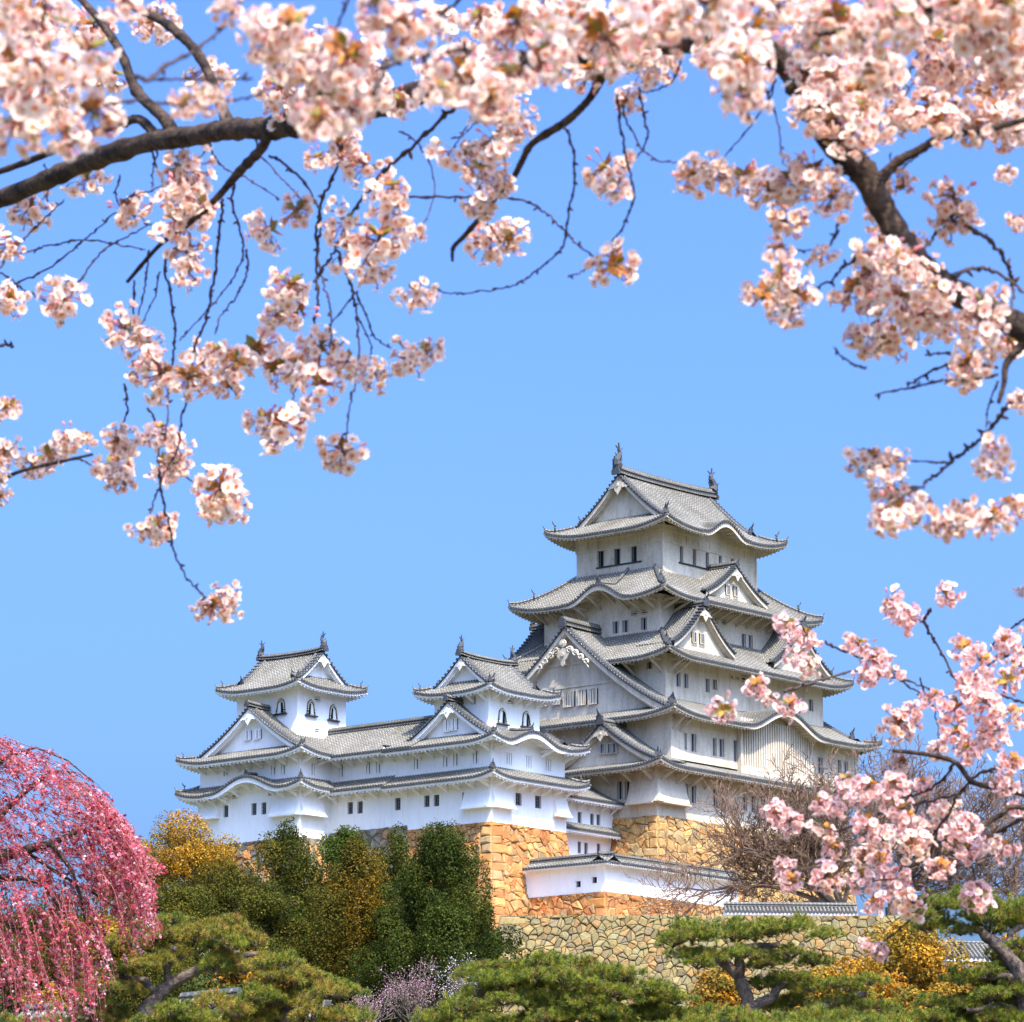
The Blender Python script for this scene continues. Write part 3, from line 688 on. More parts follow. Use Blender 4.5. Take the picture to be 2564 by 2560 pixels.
# dressed pendant with curling wings on the great gable
pm = MB(); X = r2[0]+dg-.05; pz = apz-2.45; Z = Vector((0, 0, 1)); Y = Vector((0, 1, 0)); A0 = Vector((X, bc2, pz))
def disc(c, r, n=10, d=.14): return [c+Y*(r*math.cos(6.2832*i/n))+Z*(r*math.sin(6.2832*i/n)) for i in range(n)]
pm.prism(disc(A0+Z*.95, .36), Vector((-.14, 0, 0))); pm.prism([A0+Y*y+Z*z for y, z in ((-.55, .35), (-.7, -.05), (-.45, -.45), (-.25, -.6), (-.2, -.95), (0, -1.15), (.2, -.95), (.25, -.6), (.45, -.45), (.7, -.05), (.55, .35), (0, .55))], Vector((-.12, 0, 0)))
pm.prism(disc(A0+Z*-.05-Vector((.13, 0, 0)), .2), Vector((-.1, 0, 0))); pm.prism(disc(A0+Z*.95-Vector((.13, 0, 0)), .16, 6), Vector((-.1, 0, 0)))
for e in (-1, 1):
    for k_ in range(4):
        q = .75+k_*.62; zc = .28-.30*k_*(1+.12*k_); r_ = .34-.035*k_
        pts = [A0+Y*(e*(q+r_*math.cos(t)*(1-.09*t)))+Z*(zc+r_*math.sin(t)*(1-.09*t))-Vector((.08, 0, 0)) for t in np.linspace(-.5, 5.2, 12)]
        pm.tube(pts, [.1]*9+[.085, .07, .05], 5)
    pm.tube([A0+Y*(e*(.4+.5*i))+Z*(.5-.12*i-.055*i*i)-Vector((.06, 0, 0)) for i in range(6)], [.11, .11, .1, .09, .08, .05], 5)
K.part('gable_pendant', pm, ['cream'], R2o)
X = r2[0]+dg+.95
gm = MB()
for (y0_, y1_, z0_, z1_) in ((-5.2, 5.2, -3.82, -3.55), (-.16, .16, -3.5, -.9), (-3.2, 3.2, -1.75, -1.55)):
    gm.box(X-.07, X-.002, bc2+y0_, bc2+y1_, apz-1.6+z0_*.98, apz-1.6+z1_*.98)
K.part('gable_beams', gm, ['cream'])
gwp = [(1420, 635, 62, 110), (1522, 645, 78, 125), (1622, 632, 66, 125), (1715, 622, 62, 125), (1320, 668, 50, 70)]
for x, y, w, h in gwp:
    bb_, zz_ = on_left(X-.24, *c4(x, y)); window(K, Vector((X-.24, 0, 0)), Y, Vector((1, 0, 0)), bb_, zz_, w/3.215/22.4, h/3.215/30, 'slat', dep=.2)
w3R = WR(S3[2], c2, 1.932, [(962, 292, 24, 75, 'slit'), (1000, 300, 24, 75, 'slit'), (1104, 322, 24, 70, 'slit'), (1139, 318, 24, 52, 'slit'), (1283, 290, 32, 36, 'vent'), (1220, 283, 14, 18, 'vent'), (1250, 288, 14, 18, 'vent'), (1604, 418, 26, 62, 'slit')])
w3L = WL(S3[0], c2, 1.932, [(822, 225, 28, 36, 'slit')])
storey(K, S3, z3b-2.5, e3+.5, w3L, w3R)
r3 = rect(S3, o3); D3 = o3+(S4[0]-S3[0]+S4[2]-S3[2])/2
def dorm_at(rc, side, px, py, pyb, w, dr, e, dback, **k):
    if side == 'R': a_ = sa(px, rc[2]+dr, e+3); zt_ = sz(a_, rc[2]+dr, py); s0 = a_-rc[0]
    else: b_ = sb(px, rc[0]+dr, e+3); zt_ = sz(rc[0]+dr, b_, py); s0 = b_-rc[2]
    H_ = (pyb-py)/29.0
    return dict(side=side, s0=s0, dr=dr, w=w, ztop=zt_, H=H_, dback=dback, zlow=e+.35, **k)
dA = dorm_at(r3, 'R', 1767, 1516, 1626, 4.4, .8, e3, D3+1.2, orn=.9, pend=.9)
dB = dorm_at(r3, 'R', 2012, 1554, 1672, 4.4, .8, e3, D3+1.2, orn=.9, pend=.9)
dB['ztop'] = dA['ztop']; dB['H'] = dA['H']
dT = [dict(d, side='T') for d in (dA, dB)]
R3, _ = skirt(K, r3, e3, D3, z4b-e3, o3+.1, .7, 4.5, back=True, orn=1.1, dorm=[dA, dB]+dT, hipc=('LR', 'RB', 'LT', 'TB'))
w4R = WR(S4[2], c1, 1.932, [(1279, 1013, 26, 72, 'slit'), (1312, 1020, 26, 72, 'slit'), (1145, 917, 22, 26, 'vent'), (1183, 926, 22, 26, 'vent')])
w4L = WL(S4[0], c1, 1.932, [(660, 950, 30, 62, 'slit'), (707, 944, 30, 62, 'slit'), (797, 932, 30, 62, 'slit'), (750, 882, 28, 24, 'vent'), (798, 876, 28, 24, 'vent'), (570, 822, 30, 52, 'slit'), (612, 818, 30, 52, 'slit')])
storey(K, S4, z4b-.6, e4+.4, w4L, w4R)
r4 = rect(S4, o4); D4 = o4+(S5[0]-S4[0]+S5[2]-S4[2])/2
kl = sb(1494, r4[0], 16)-r4[2]
d4 = dorm_at(r4, 'R', 1847, 1418, 1502, 4.6, .9, e4, D4+1.0, orn=.5, pend=.8)
R4, _ = skirt(K, r4, e4, D4, z5b-e4, o4+.1, .7, 4.5, kara={'L': (kl, 3.9, 1.55)}, orn=1.1, dorm=[d4], hipc=('LR', 'RB', 'LT'))
# top storey
w5L = WL(S5[0], c1, 1.932, [(588, 618, 32, 84, 'open'), (667, 608, 32, 84, 'open'), (748, 596, 32, 84, 'open')])
w5R = WR(S5[2], c1, 1.932, [(978, 596, 18, 84, 'open'), (1041, 610, 18, 84, 'open'), (1103, 626, 18, 84, 'open'), (1166, 642, 18, 84, 'open'), (1225, 655, 18, 84, 'open')])
storey(K, S5, z5b-.6, e5+.45, w5L, w5R)
tm = MB(); _b, zb_ = on_left(S5[0], *c1(890, 527)); a0, a1_, b0, b1_ = S5
def ring(z, h, d): tm.box(a0-d, a1_+d, b0-d, b0-.001, z-h, z+h); tm.box(a0-d, a0-.001, b0, b1_+d, z-h, z+h)
ring(zb_, .09, .07); ring(e5-.1, .1, .07)
for i in range(9):
    y = b0+(b1_-b0)*i/8; tm.box(a0-.05, a0-.001, y-.06, y+.06, zb_+.09, e5-.2)
    x = a0+(a1_-a0)*i/8; tm.box(x-.06, x+.06, b0-.05, b0-.001, zb_+.09, e5-.2)
for x in (a0, a1_): tm.box(x-.12, x+.12, b0-.05, b0-.001, z5b-.3, zb_-.09)
for w in w5L[:]: tm.box(a0-.06, a0-.001, w[0]-w[2]/2-.9, w[0]-w[2]/2-.7, w[1]-w[3]/2, zb_-.09)
K.part('wall_trim', tm, ['cream'])
sm = MB()
ys = [w[0] for w in w5L]; sm.box(a0-.09, a0-.001, min(ys)-.9, max(ys)+.5, w5L[0][1]-w5L[0][3]/2-.14, w5L[0][1]-w5L[0][3]/2-.01)
xs = [w[0] for w in w5R]; sm.box(min(xs)-.45, max(xs)+.9, b0-.09, b0-.001, w5R[0][1]-w5R[0][3]/2-.14, w5R[0][1]-w5R[0][3]/2-.01)
K.part('window_sill', sm, ['wood'])
r5 = rect(S5, o5); dg5 = 1.95
ap5 = sz(r5[0]+dg5, (r5[2]+r5[3])/2, 1188)
ks5 = sa(1824, r5[2], 24)-r5[0]
irimoya(K, r5, e5, ap5-e5, 'x', dg5, o5+.1, .8, 5, conc=.38, kara={'R': (ks5, 3.5, 1.45)}, ornh=1.35, pend=1.15, bh=.45, ridge_h=.8)
# ridges and gable windows on the dormers
for (rf, d_, items) in ((R3, dA, [(1038, 998), (1075, 1005)]), (R4, d4, [(1201, 768), (1238, 775)])):
    org, al, inn, L = SIDES['R'](rf.r); yb = org.y+d_['dr']+.63
    for x, y in items:
        a_, z_ = on_right(yb, *c1(x, y)); window(K, Vector((0, yb-.14, 0)), Vector((1, 0, 0)), Vector((0, 1, 0)), a_, z_, .62, .85, 'slit', dep=.12)
for x, y in ((598, 630), (632, 628), (658, 625)):
    xb = r1[0]+.8+.68; b_, z_ = on_left(xb, *c2(x, y)); window(K, Vector((xb-.14, 0, 0)), Y, Vector((1, 0, 0)), b_, z_, .55, .8, 'slit', dep=.12)
# stone-drop bays at the foot
zb0 = sz(0, 0, 2008); zt0 = e1-.1
chute(K, 'L', 0, 0, sb(1580, 0, 3), zt0, zb0, .7); chute(K, 'R', 0, 0, sa(1712, 0, 3), zt0, zb0, .7)
cc_ = MB(); cc_.prism([Vector((0, 0, zb0)), Vector((-.7, 0, zb0)), Vector((-.7, -.7, zb0)), Vector((0, -.7, zb0))], Vector((0, 0, .1)))
vs = []; n = 6
for i in range(n+1):
    d = .7*(1-i/n)**1.5+.01; z = zb0+(zt0-zb0)*i/n; vs += [(0, -d, z), (-d, -d, z), (-d, 0, z)]
cc_.add(vs, [(3*i+j, 3*i+j+1, 3*i+4+j, 3*i+3+j) for i in range(n) for j in range(2)]); K.part('stone_drop_bay', cc_, ['cream'])
brackets(K, 'R', R1, o1+.4, R1.r[1]-R1.r[0]-o1-.4, o1, 2.0, 1.0); brackets(K, 'L', R1, o1+.4, 20, o1, 2.0, 1.0)
brackets(K, 'R', R4, o4+.4, R4.r[1]-R4.r[0]-o4-.4, o4, 1.5, 1.0); brackets(K, 'L', R4, o4+.4, R4.r[3]-R4.r[2]-o4-.4, o4, 1.5, 1.0)
brackets(K, 'R', R3, o3+.4, o3+1.4, o3, 2, 1.2); brackets(K, 'R', R2, o2+.3, o2+1.3, o2, 2, 1.2); brackets(K, 'L', R3, o3+.4, o3+3.4, o3, 2, 1.2)

# ---- west small keep ----
bA = 3.0; aA = sa(1231, bA, -1); aA1 = sa(1418, bA, -1); zA = sz(aA, bA, 2057); A1 = (aA, aA1, bA, bA+9.3)
A = Building('west_small_keep', 'white small keep on the bright orange stone corner, just left of the main keep', 'castle turret', (aA, bA, zA), 'white')
bC = sb(751, sa(827, 20.5, -1)+0, -1)   # placeholder, refined below
bBr = sb(827, aA, 0)                       # where the corridor meets the north-west keep
aC = sa(751, bBr, 0); zC = zA
# roofs of the west small keep
oA = 1.5
eA1 = eave_z(A1, oA, 1924, .5); eA2 = eave_z(A1, oA, 1831, .55)
T3 = (aA+1.5, aA+1.5+6.6, 0, 0); b3 = sol(lambda b: proj(cw(aA+1.5, b, eA2+3))[0], 1223, 0, 20); T3 = (aA+1.5, sa(1351, b3, eA2+3), b3, sb(1088, aA+1.5, eA2+3))
eA3 = eave_z(T3, 1.35, 1707, .5)
gl = [(150, 1490, 45, 92, 'grid'), (382, 1468, 45, 92, 'grid'), (460, 1462, 45, 92, 'grid'), (690, 1442, 40, 90, 'grid')]
storey(A, A1, zA, eA1+.35, [w for w in WL(aA, c4, 3.215, gl) if w[0] < A1[3]-.3], WR(bA, c4, 3.215, [(1120, 1452, 50, 100, 'grid'), (1277, 1475, 50, 100, 'grid')]))
A2 = (A1[0]+.08, A1[1]-.08, A1[2]+.08, A1[3]); zA2 = sz(A2[0], A2[2], 1550+1190/3.215)
storey(A, A2, zA2-.3, eA2+.4, [w for w in WL(A2[0], c4, 3.215, [(302, 1165, 50, 92, 'slat'), (538, 1140, 50, 100, 'slat'), (620, 1132, 50, 100, 'slat'), (778, 1115, 50, 100, 'slat')]) if w[0] < A1[3]-.3],
       WR(A2[2], c4, 3.215, [(1040, 1125, 52, 95, 'slat'), (1198, 1150, 52, 95, 'slat'), (1355, 1175, 52, 95, 'slat'), (1195, 1010, 50, 32, 'vent'), (1280, 1022, 50, 32, 'vent')]))
RA1, _ = skirt(A, rect(A1, oA), eA1, oA+.1, .95, oA+.05, .5, 3, sides='RLB', hipc=('LR', 'RB'), orn=.9, flat=('L1',))
rA2 = rect(A1, oA); dgA = 1.2
apA = sz(rA2[0]+dgA, (rA2[2]+rA2[3])/2, 1757)
RA2, RA2o = irimoya(A, rA2, eA2, apA-eA2, 'x', dgA, oA+.1, .55, 3.5, conc=.35, kara={'R': (sa(1342, rA2[2], 5)-rA2[0], 4.1, 1.15)}, ornh=.75, pend=.8, bh=.36, fishes=False, ridge_h=.5, flat=('L1',), skip=('LT',))
kr = MB(); om = MB(); pts = [RA2.P('R', RA2.kara['R'][0], d)+Vector((0, 0, .05)) for d in (.5, 1.2, 2, 2.8)]; sweep(kr, pts, .28, .32); oni(om, pts[0]+Vector((0, 0, .1)), (0, -1), .55); A.part('ridge', kr, RM, RA2o); A.part('ridge_end_tile', om, RM, RA2o)
storey(A, T3, eA2+.8, eA3+.35, WL(T3[0], c4, 3.215, [(766, 657, 46, 68, 'slat')]), WR(T3[2], c4, 3.215, [(1052, 660, 42, 46, 'vent')]))
a_, z_ = on_right(T3[2], *c4(987, 782)); bell_window(A, Vector((0, T3[2], 0)), Vector((1, 0, 0)), Vector((0, 1, 0)), a_, z_, 1.15, 1.35, 1)
a_, z_ = on_right(T3[2], *c4(1180, 806)); bell_window(A, Vector((0, T3[2], 0)), Vector((1, 0, 0)), Vector((0, 1, 0)), a_, z_, 1.15, 1.35, 1)
rA3 = rect(T3, 1.35); ap3 = sz(rA3[0]+1.15, (rA3[2]+rA3[3])/2, 1550+300/3.215)
RA3, _ = irimoya(A, rA3, eA3, ap3-eA3, 'x', 1.15, 1.4, .5, 3.5, conc=.35, ornh=.85, pend=.65, bh=.32, ridge_h=.45)
for x, y in ((552, 862), (607, 852)):
    xb = rA2[0]+dgA+.78; b_, z_ = on_left(xb, *c4(x, y)); window(A, Vector((xb-.14, 0, 0)), Y, Vector((1, 0, 0)), b_, z_, .6, .9, 'slat', dep=.12)
zl = sz(aA, bA, 1550+1505/3.215)
chute(A, 'L', aA, bA, sb(950+690/3.215, aA, 1), eA1-.3, zl, .55); chute(A, 'R', bA, aA, sa(950+1055/3.215, bA, 1), eA1-.3, zl, .55); chute(A, 'R', bA, sa(950+1400/3.215, bA, 1), aA1, eA1-.3, zl, .55)
brackets(A, 'R', RA1, oA+.3, 9.65+oA-.2, oA, 1.35); brackets(A, 'L', RA1, oA+.3, 9.3+oA, oA, 1.35)
brackets(A, 'R', RA2, oA+.3, 9.65+oA-.2, oA, 2.4); brackets(A, 'L', RA2, oA+.3, 9.3+oA, oA, 1.35)
brackets(A, 'R', RA3, 1.7, 7.4, 1.35, 1.2, .7); brackets(A, 'L', RA3, 1.7, 3, 1.35, 1.2, .7)

# ---- north-west small keep ----
C1 = (aC, aC+10.9, bBr, sb(496, aC, -1)); zC = zA-.2
C = Building('north_west_small_keep', 'leftmost white turret of the castle with three tiled roofs and black bell-shaped windows', 'castle turret', (aC, bBr, zC), 'white')
oC = 1.5
eC1 = eave_z(C1, oC, 1950, .5); eC2 = eave_z(C1, oC, 1863, .55)
a3 = aC+2.3; b3 = sol(lambda b: proj(cw(a3, b, eC2+3))[0], 744, 0, 60); TC = (a3, sa(866, b3, eC2+3), b3, sb(592, a3, eC2+3)); eC3 = eave_z(TC, 1.4, 1697, .5)
storey(C, C1, zC-.6, eC1+.35, WL(aC, c3, 2.76, [(458, 1330, 36, 84, 'grid'), (652, 1315, 38, 84, 'grid'), (720, 1310, 36, 84, 'grid'), (520, 1222, 42, 40, 'vent'), (770, 1210, 42, 26, 'vent')]), [])
C2 = (C1[0]+.08, C1[1], C1[2]+.08, C1[3]-.08)
storey(C, C2, eC1+.3, eC2+.4, WL(C2[0], c3, 2.76, [(462, 1058, 42, 56, 'slat'), (790, 1038, 44, 78, 'slat'), (858, 1034, 40, 82, 'slat')]), WR(C2[2], c3, 2.76, [(1056, 1038, 32, 82, 'slat')]))
rC = rect(C1, oC); rC1 = (rC[0], rC[1], rC[2], rC[3])
RC1, _ = skirt(C, rC1, eC1, oC+.1, .95, oC+.05, .55, 3.2, kara={'L': (sb(610, rC[0], 4)-rC[2], 4.7, 1.35)}, sides='RLT', hipc=('LR', 'LT'), orn=.9)
dgC = 1.25; apC = sz(rC[0]+dgC, (rC[2]+rC[3])/2, 1550+612/2.76)
RC2, RC2o = irimoya(C, rC, eC2, apC-eC2, 'x', dgC, oC+.1, .6, 3.8, conc=.35, ornh=.75, pend=.9, bh=.38, fishes=False, ridge_h=.5)
storey(C, TC, eC2+.8, eC3+.35, [], WR(TC[2], c3, 2.76, [(1089, 557, 38, 36, 'vent'), (1089, 780, 34, 40, 'vent')]))
for x, y in ((1043, 612), (1197, 645)):
    a_, z_ = on_right(TC[2], *c3(x, y)); bell_window(C, Vector((0, TC[2], 0)), Vector((1, 0, 0)), Vector((0, 1, 0)), a_, z_, 1.1, 1.4, -1)
b_, z_ = on_left(TC[0], *c3(838, 602)); bell_window(C, Vector((TC[0], 0, 0)), Y, Vector((1, 0, 0)), b_, z_, 1.15, 1.35, -1)
rC3 = rect(TC, 1.4); dg3 = 1.2; ap = sz((rC3[0]+rC3[1])/2, rC3[2]+dg3, 1550+228/2.76)
irimoya(C, rC3, eC3, ap-eC3, 'y', dg3, 1.45, .5, 3.5, conc=.35, ornh=.85, pend=.8, bh=.32, ridge_h=.45)
for x, y in ((613, 806), (683, 798)):
    xb = rC[0]+dgC+.78; b_, z_ = on_left(xb, *c3(x, y)); window(C, Vector((xb-.14, 0, 0)), Y, Vector((1, 0, 0)), b_, z_, .68, .75, 'slat', dep=.12)
zl = sz(aC, bBr, 1550+1345/2.76)
chute(C, 'L', aC, bBr, sb(400+785/2.76, aC, 1), eC1-.3, zl, .55); chute(C, 'R', bBr, aC, sa(400+1120/2.76, bBr, 1), eC1-.3, zl, .55); chute(C, 'L', aC, sb(400+412/2.76, aC, 1), C1[3]-.02, eC1-.3, sz(aC, C1[3], 1550+1390/2.76), .6)
brackets(C, 'L', RC1, oC+.3, 11.2+oC, oC, 1.35); brackets(C, 'R', RC1, oC+.3, oC+4, oC, 1.3); brackets(C, 'L', RC2, oC+.3, 11.2+oC, oC, 1.35); brackets(C, 'R', RC2, oC+.3, oC+4, oC, 1.3)

# ---- corridor between the small keeps ----
B = Building('connecting_corridor', 'long white two storey corridor building with a tiled gable roof between the two small keeps', 'castle corridor', (aA, 12.4, zA), 'white')
Bx = (aA, aA+5.2, A1[3]+.01, C1[2]+.6)
gw = [(1317, 1308, 38, 84, 'grid'), (1385, 1303, 38, 84, 'grid'), (1645, 1280, 40, 84, 'grid'), (1845, 1262, 38, 84, 'grid'), (1912, 1257, 38, 84, 'grid')]
sw = [(1258, 1052, 42, 84, 'slat'), (1447, 1032, 42, 82, 'slat'), (1516, 1026, 42, 82, 'slat'), (1778, 1000, 42, 82, 'slat')]
storey(B, Bx, zA-.5, eA1+.35, [w for w in WL(aA, c3, 2.76, gw) if Bx[2]+.4 < w[0] < Bx[3]], [])
storey(B, (Bx[0]+.08, Bx[1], Bx[2], Bx[3]), eA1+.3, eA2+.4, [w for w in WL(aA+.08, c3, 2.76, sw) if Bx[2]+.4 < w[0] < Bx[3]], [])
rB = (Bx[0]-oA, Bx[1]+oA, A1[3]-1.5, C1[2]+3)
def lean(bd, rc, z0, Dt, H, sides, ds, name='roof', ridge_w=.4, conc=.3):
    rf = Roof(rc, z0, Dt, H, 0, 1, conc, dm=99); rm, em = MB(), MB()
    for s_ in sides: rf.build_side(rm, em, s_, Dt, ds=ds, tmin=0, tmax=SIDES[s_](rc)[3])
    r_ = bd.part(name, rm, RM); bd.part('eave', em, [bd.pm], r_); return rf, r_
RBt, RBo = lean(B, rB, (eA2+eC2)/2, (rB[1]-rB[0])/2, 2.75, 'LB', oA+.1)
gm = MB(); xm = (rB[0]+rB[1])/2; sweep(gm, [Vector((xm, rB[2]+.5, (eA2+eC2)/2+2.72)), Vector((xm, C1[2]+3, (eA2+eC2)/2+2.72))], .4, .5); B.part('ridge', gm, RM, RBo)
rB1 = (Bx[0]-oA, Bx[1], A1[3]+oA-.02, C1[2]+.3)
RBl, _ = lean(B, rB1, (eA1+eC1)/2, oA+.1, .95, 'L', oA+.05)
brackets(B, 'L', RBl, .3, 8, oA, 1.35); brackets(B, 'L', RBt, 3, 10.6, oA, 1.35)

# ---- gate block between the west small keep and the main keep ----
D = Building('gate_corridor', 'narrow white building with two small roofs squeezed between orange corner and main keep base', 'castle corridor', (-8, 4.8, -6), 'white')
bD = 4.8; Dx = (-9.5, -.02, bD, bD+4)
zDt = sz(-3, bD, 2004)
wd_ = [(485, 962, 20, 55, 'grid'), (545, 970, 19, 55, 'grid'), (576, 973, 19, 55, 'grid'), (484, 1106, 17, 56, 'grid'), (516, 1111, 18, 56, 'grid'), (577, 1111, 18, 48, 'grid')]
storey(D, (Dx[0], Dx[1]+1.5, Dx[2], Dx[3]), -7.5, zDt, [], WR(bD, c2, 1.932, wd_))
zd1 = sz(-5, bD-1.2, 2000); rD = (-9.2, .35, bD-1.2, 14); Rd1, _ = lean(D, rD, zd1, 4.0, 2.0, 'R', 1.25)
zd2 = sz(-5, bD-1.1, 2079); rD = (-9.2, -.0, bD-1.1, 14); Rd2, _ = lean(D, rD, zd2, 1.3, .75, 'R', 1.1)
brackets(D, 'R', Rd1, 1.2, 8.8, 1.2, 1.5, .7)

# ---- stone bases ----
PAL_O = [(.60, .33, .13), (.54, .30, .14), (.57, .36, .18), (.48, .33, .18), (.54, .24, .10), (.44, .35, .22), (.62, .40, .19), (.50, .27, .13)]
PAL_T = [(.27, .22, .115), (.24, .205, .115), (.29, .24, .125), (.21, .18, .12), (.31, .22, .11), (.22, .185, .13), (.25, .23, .14), (.33, .21, .10)]
PAL_G = [(.30, .27, .22), (.36, .31, .24), (.26, .24, .21), (.42, .30, .20), (.46, .28, .15), (.33, .31, .27)]  # left wing stones greyed: eave shadow put into their colour
PAL_K = [(.54, .37, .17), (.49, .34, .16), (.56, .37, .17), (.44, .34, .19), (.52, .32, .14), (.40, .33, .20)]
def tone(P, k): return [tuple(a*b for a, b in zip(c, k)) for c in P]
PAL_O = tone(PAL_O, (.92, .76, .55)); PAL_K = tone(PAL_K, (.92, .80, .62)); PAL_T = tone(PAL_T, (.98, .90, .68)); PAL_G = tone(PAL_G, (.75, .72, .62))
def base_wall(name, label, a0, a1, b0, b1, zt, zb, bat, pal, size, seed, facesL=True, facesR=True, jm='joint', cc=1.2, org=None, sideB=False):
    """battered base under (a0..a1, b0..b1); sides lean out by bat(h from top)"""
    root = empty(name, cw(a0, b0, zb), CROT); tag(root, label, 'stone wall'); Hh = zt-zb; rnd = random.Random(seed)
    mb = MB(); co = MB(); n = 6
    def off(h): t = 1-h/Hh; return bat*(.75*t+.25*t*t)
    def SR(s, h): o_ = off(h); f = s/(a1-a0); return Vector((a0-o_+(a1-a0+o_*(2 if sideB else 1))*f, b0-o_, zb+h))
    def SL(s, h): o_ = off(h); f = s/(b1-b0); return Vector((a0-o_, b0-o_+(b1-b0+o_)*f, zb+h))
    sl_ = bat/Hh
    if facesR: stones(mb, SR, a1-a0, Hh, Vector((0, -1, sl_)).normalized(), size, pal, rnd, (cc, 0), s0=0)
    if facesL: stones(mb, SL, b1-b0, Hh, Vector((-1, 0, sl_)).normalized(), size, pal, rnd, (cc, 0), s0=1)
    for k in range(n):
        h0, h1 = Hh*k/n, Hh*(k+1)/n
        co.add([SR(0, h0), SR(a1-a0, h0), SR(a1-a0, h1), SR(0, h1)], [(0, 1, 2, 3)]); co.add([SL(0, h0), SL(b1-b0, h0), SL(b1-b0, h1), SL(0, h1)], [(0, 1, 2, 3)])
        e0, e1 = off(h0), off(h1); co.quad((a1+(e0 if sideB else 0), b0-e0, zb+h0), (a1+(e0 if sideB else 0), b1, zb+h0), (a1+(e1 if sideB else 0), b1, zb+h1), (a1+(e1 if sideB else 0), b0-e1, zb+h1))
    co.quad((a0, b0, zt), (a1, b0, zt), (a1, b1, zt), (a0, b1, zt))
    of = (a0, b0, zb)
    w = link('stonework', mb.mesh('stonework', [M['stone']], of), root); link('joint_fill', co.mesh('joint_fill', [M[jm]], of), root)
    return root
base_wall('stone_base', 'ochre stone base under the main keep, behind the bare tree', .05, 28, .05, 22, -.05, -16, 2.6, PAL_K, (1.0, .72), 3)
base_wall('stone_base', 'bright orange stone base under the west small keep, sharp corner towards the viewer', aA+.05, aA1-.1, bA+.05, bA+9.2, zA-.02, zA-14.5, 2.5, PAL_O, (.82, .62), 4, cc=1.45, sideB=True)
base_wall('stone_base', 'shade-greyed orange stone base under the long corridor, half hidden by the trees', aA+.02, aA+6, bA+9.25, C1[2]+.3, sz(aA, bBr-3, 2081), zA-15, 2.4, PAL_G, (.82, .62), 5, facesR=False, cc=0.01)
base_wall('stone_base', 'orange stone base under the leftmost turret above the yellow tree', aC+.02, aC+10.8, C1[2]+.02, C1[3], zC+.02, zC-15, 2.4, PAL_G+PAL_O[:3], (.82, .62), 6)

# ---- low roofed wall in front ----
aE = sa(1516, -6.1, -9); bE = -6.1
zE_top = sz(aE, bE, 2139); zE_w = sz(aE, bE, 2232); zT = sz(aE, bE, 2290)
Ew = Building('plaster_wall', 'low white plaster wall with a grey tiled coping, in front of the orange stone corner', 'wall', (aE, bE, zE_w), 'white')
bEl = 2.2; a1e = sa(1849, bE, -9)
hole = [(*on_left(aE, 800+x/2.147, 1960+y/2.147), .55, .5, 'open') for x, y in ((1391, 546), (1478, 524))]
tE = .5; storey(Ew, (aE, a1e, bE, bE+tE), zE_w, zE_top-.5, [], [], name='wall')
storey(Ew, (aE, aE+tE, bE+tE, bEl+1), zE_w, zE_top-.5, [(h[0], h[1], h[2], h[3], h[4]) for h in hole], [], name='wall')
def coping(bd, p, q, ov, H, zr, name='roof', endcap=True):
    rm, em = MB(), MB(); p, q = Vector(p), Vector(q); al = (q-p).normalized(); L = (q-p).length
    for e in (-1, 1):
        nn = Vector((-al.y, al.x, 0))*e; n = int(L/.3)
        f = lambda t, d: p+al*t+nn*d+Vector((0, 0, zr-H*(d/ov)**.9))
        N = 8; vs = [f(L*i/N, d) for i in range(N+1) for d in (0.0, ov/2, ov)]
        rm.add(vs, [(3*i+j, 3*i+j+1, 3*i+4+j, 3*i+3+j) for i in range(N) for j in range(2)], 1)
        for i in range(n+1):
            t = min(L, i*.3+.1); rib(rm, [f(t, ov+.03), f(t, ov*.5), f(t, .1)], k=i)
        em.add([f(t, d)-Vector((0, 0, h)) for t in (0, L) for d, h in ((ov-.05, .1), (ov-.05, .26), (.25, .30))], [(0, 1, 4, 3), (1, 2, 5, 4)], 0)
        for i in range(int(L/.5)): t = .25+i*.5; em.obox(f(t, ov*.62)-Vector((0, 0, .27)), al*.06, nn*(ov*.3), Vector((0, 0, .06)))
    sweep(rm, [p+Vector((0, 0, zr)), q+Vector((0, 0, zr))], .26, .34)
    r_ = bd.part(name, rm, RM); bd.part('eave', em, ['white'], r_)
coping(Ew, (aE+.25, bE-.75, 0), (aE+.25, bEl-.2, 0), .95, .55, zE_top-.15); coping(Ew, (aE-.6, bE+.25, 0), (a1e+.1, bE+.25, 0), .95, .55, zE_top-.152)
base_wall('stone_base', 'low orange stone footing under the white plaster wall', aE+.03, a1e+6, bE+.03, bEl+.6, zE_w-.01, zT-3, .5, PAL_O, (.85, .62), 8, cc=1.4)

# ---- big retaining wall ----
YF = 302.0
PF0, PF1 = at(1254, 2294, YF), at(2345, 2300, YF); PB0 = at(1205, 2480, YF-2)
zF1 = PF0.z; HF = 16.0; LF = (PF1-PF0).length; alF = (PF1-PF0).normalized()
rt = empty('retaining_wall', (PF0.x, PF0.y, zF1-HF)); tag(rt, 'broad yellow-grey retaining wall of rough stones below the castle, behind the pines', 'stone wall')
kx = (PB0.x-PF0.x)/(PF0.z-PB0.z)
def SF(s, h): d = (HF-h); f = 1-s/LF; return Vector((PF0.x+s*alF.x+kx*d*f, PF0.y+s*alF.y-.28*d, zF1-HF+h))
mb = MB(); co = MB(); rnd = random.Random(9)
stones(mb, SF, LF, HF, Vector((0, -1, .28)).normalized(), (.68, .56), PAL_T, rnd, (1.7, 1.5), gap=.016, s0=1)
co.quad(SF(0, 0), SF(LF, 0), SF(LF, HF), SF(0, HF)); 
def SG(s, h): d = HF-h; p = SF(0, h); return Vector((p.x+s*.15, p.y+s*1.0+.02, p.z))
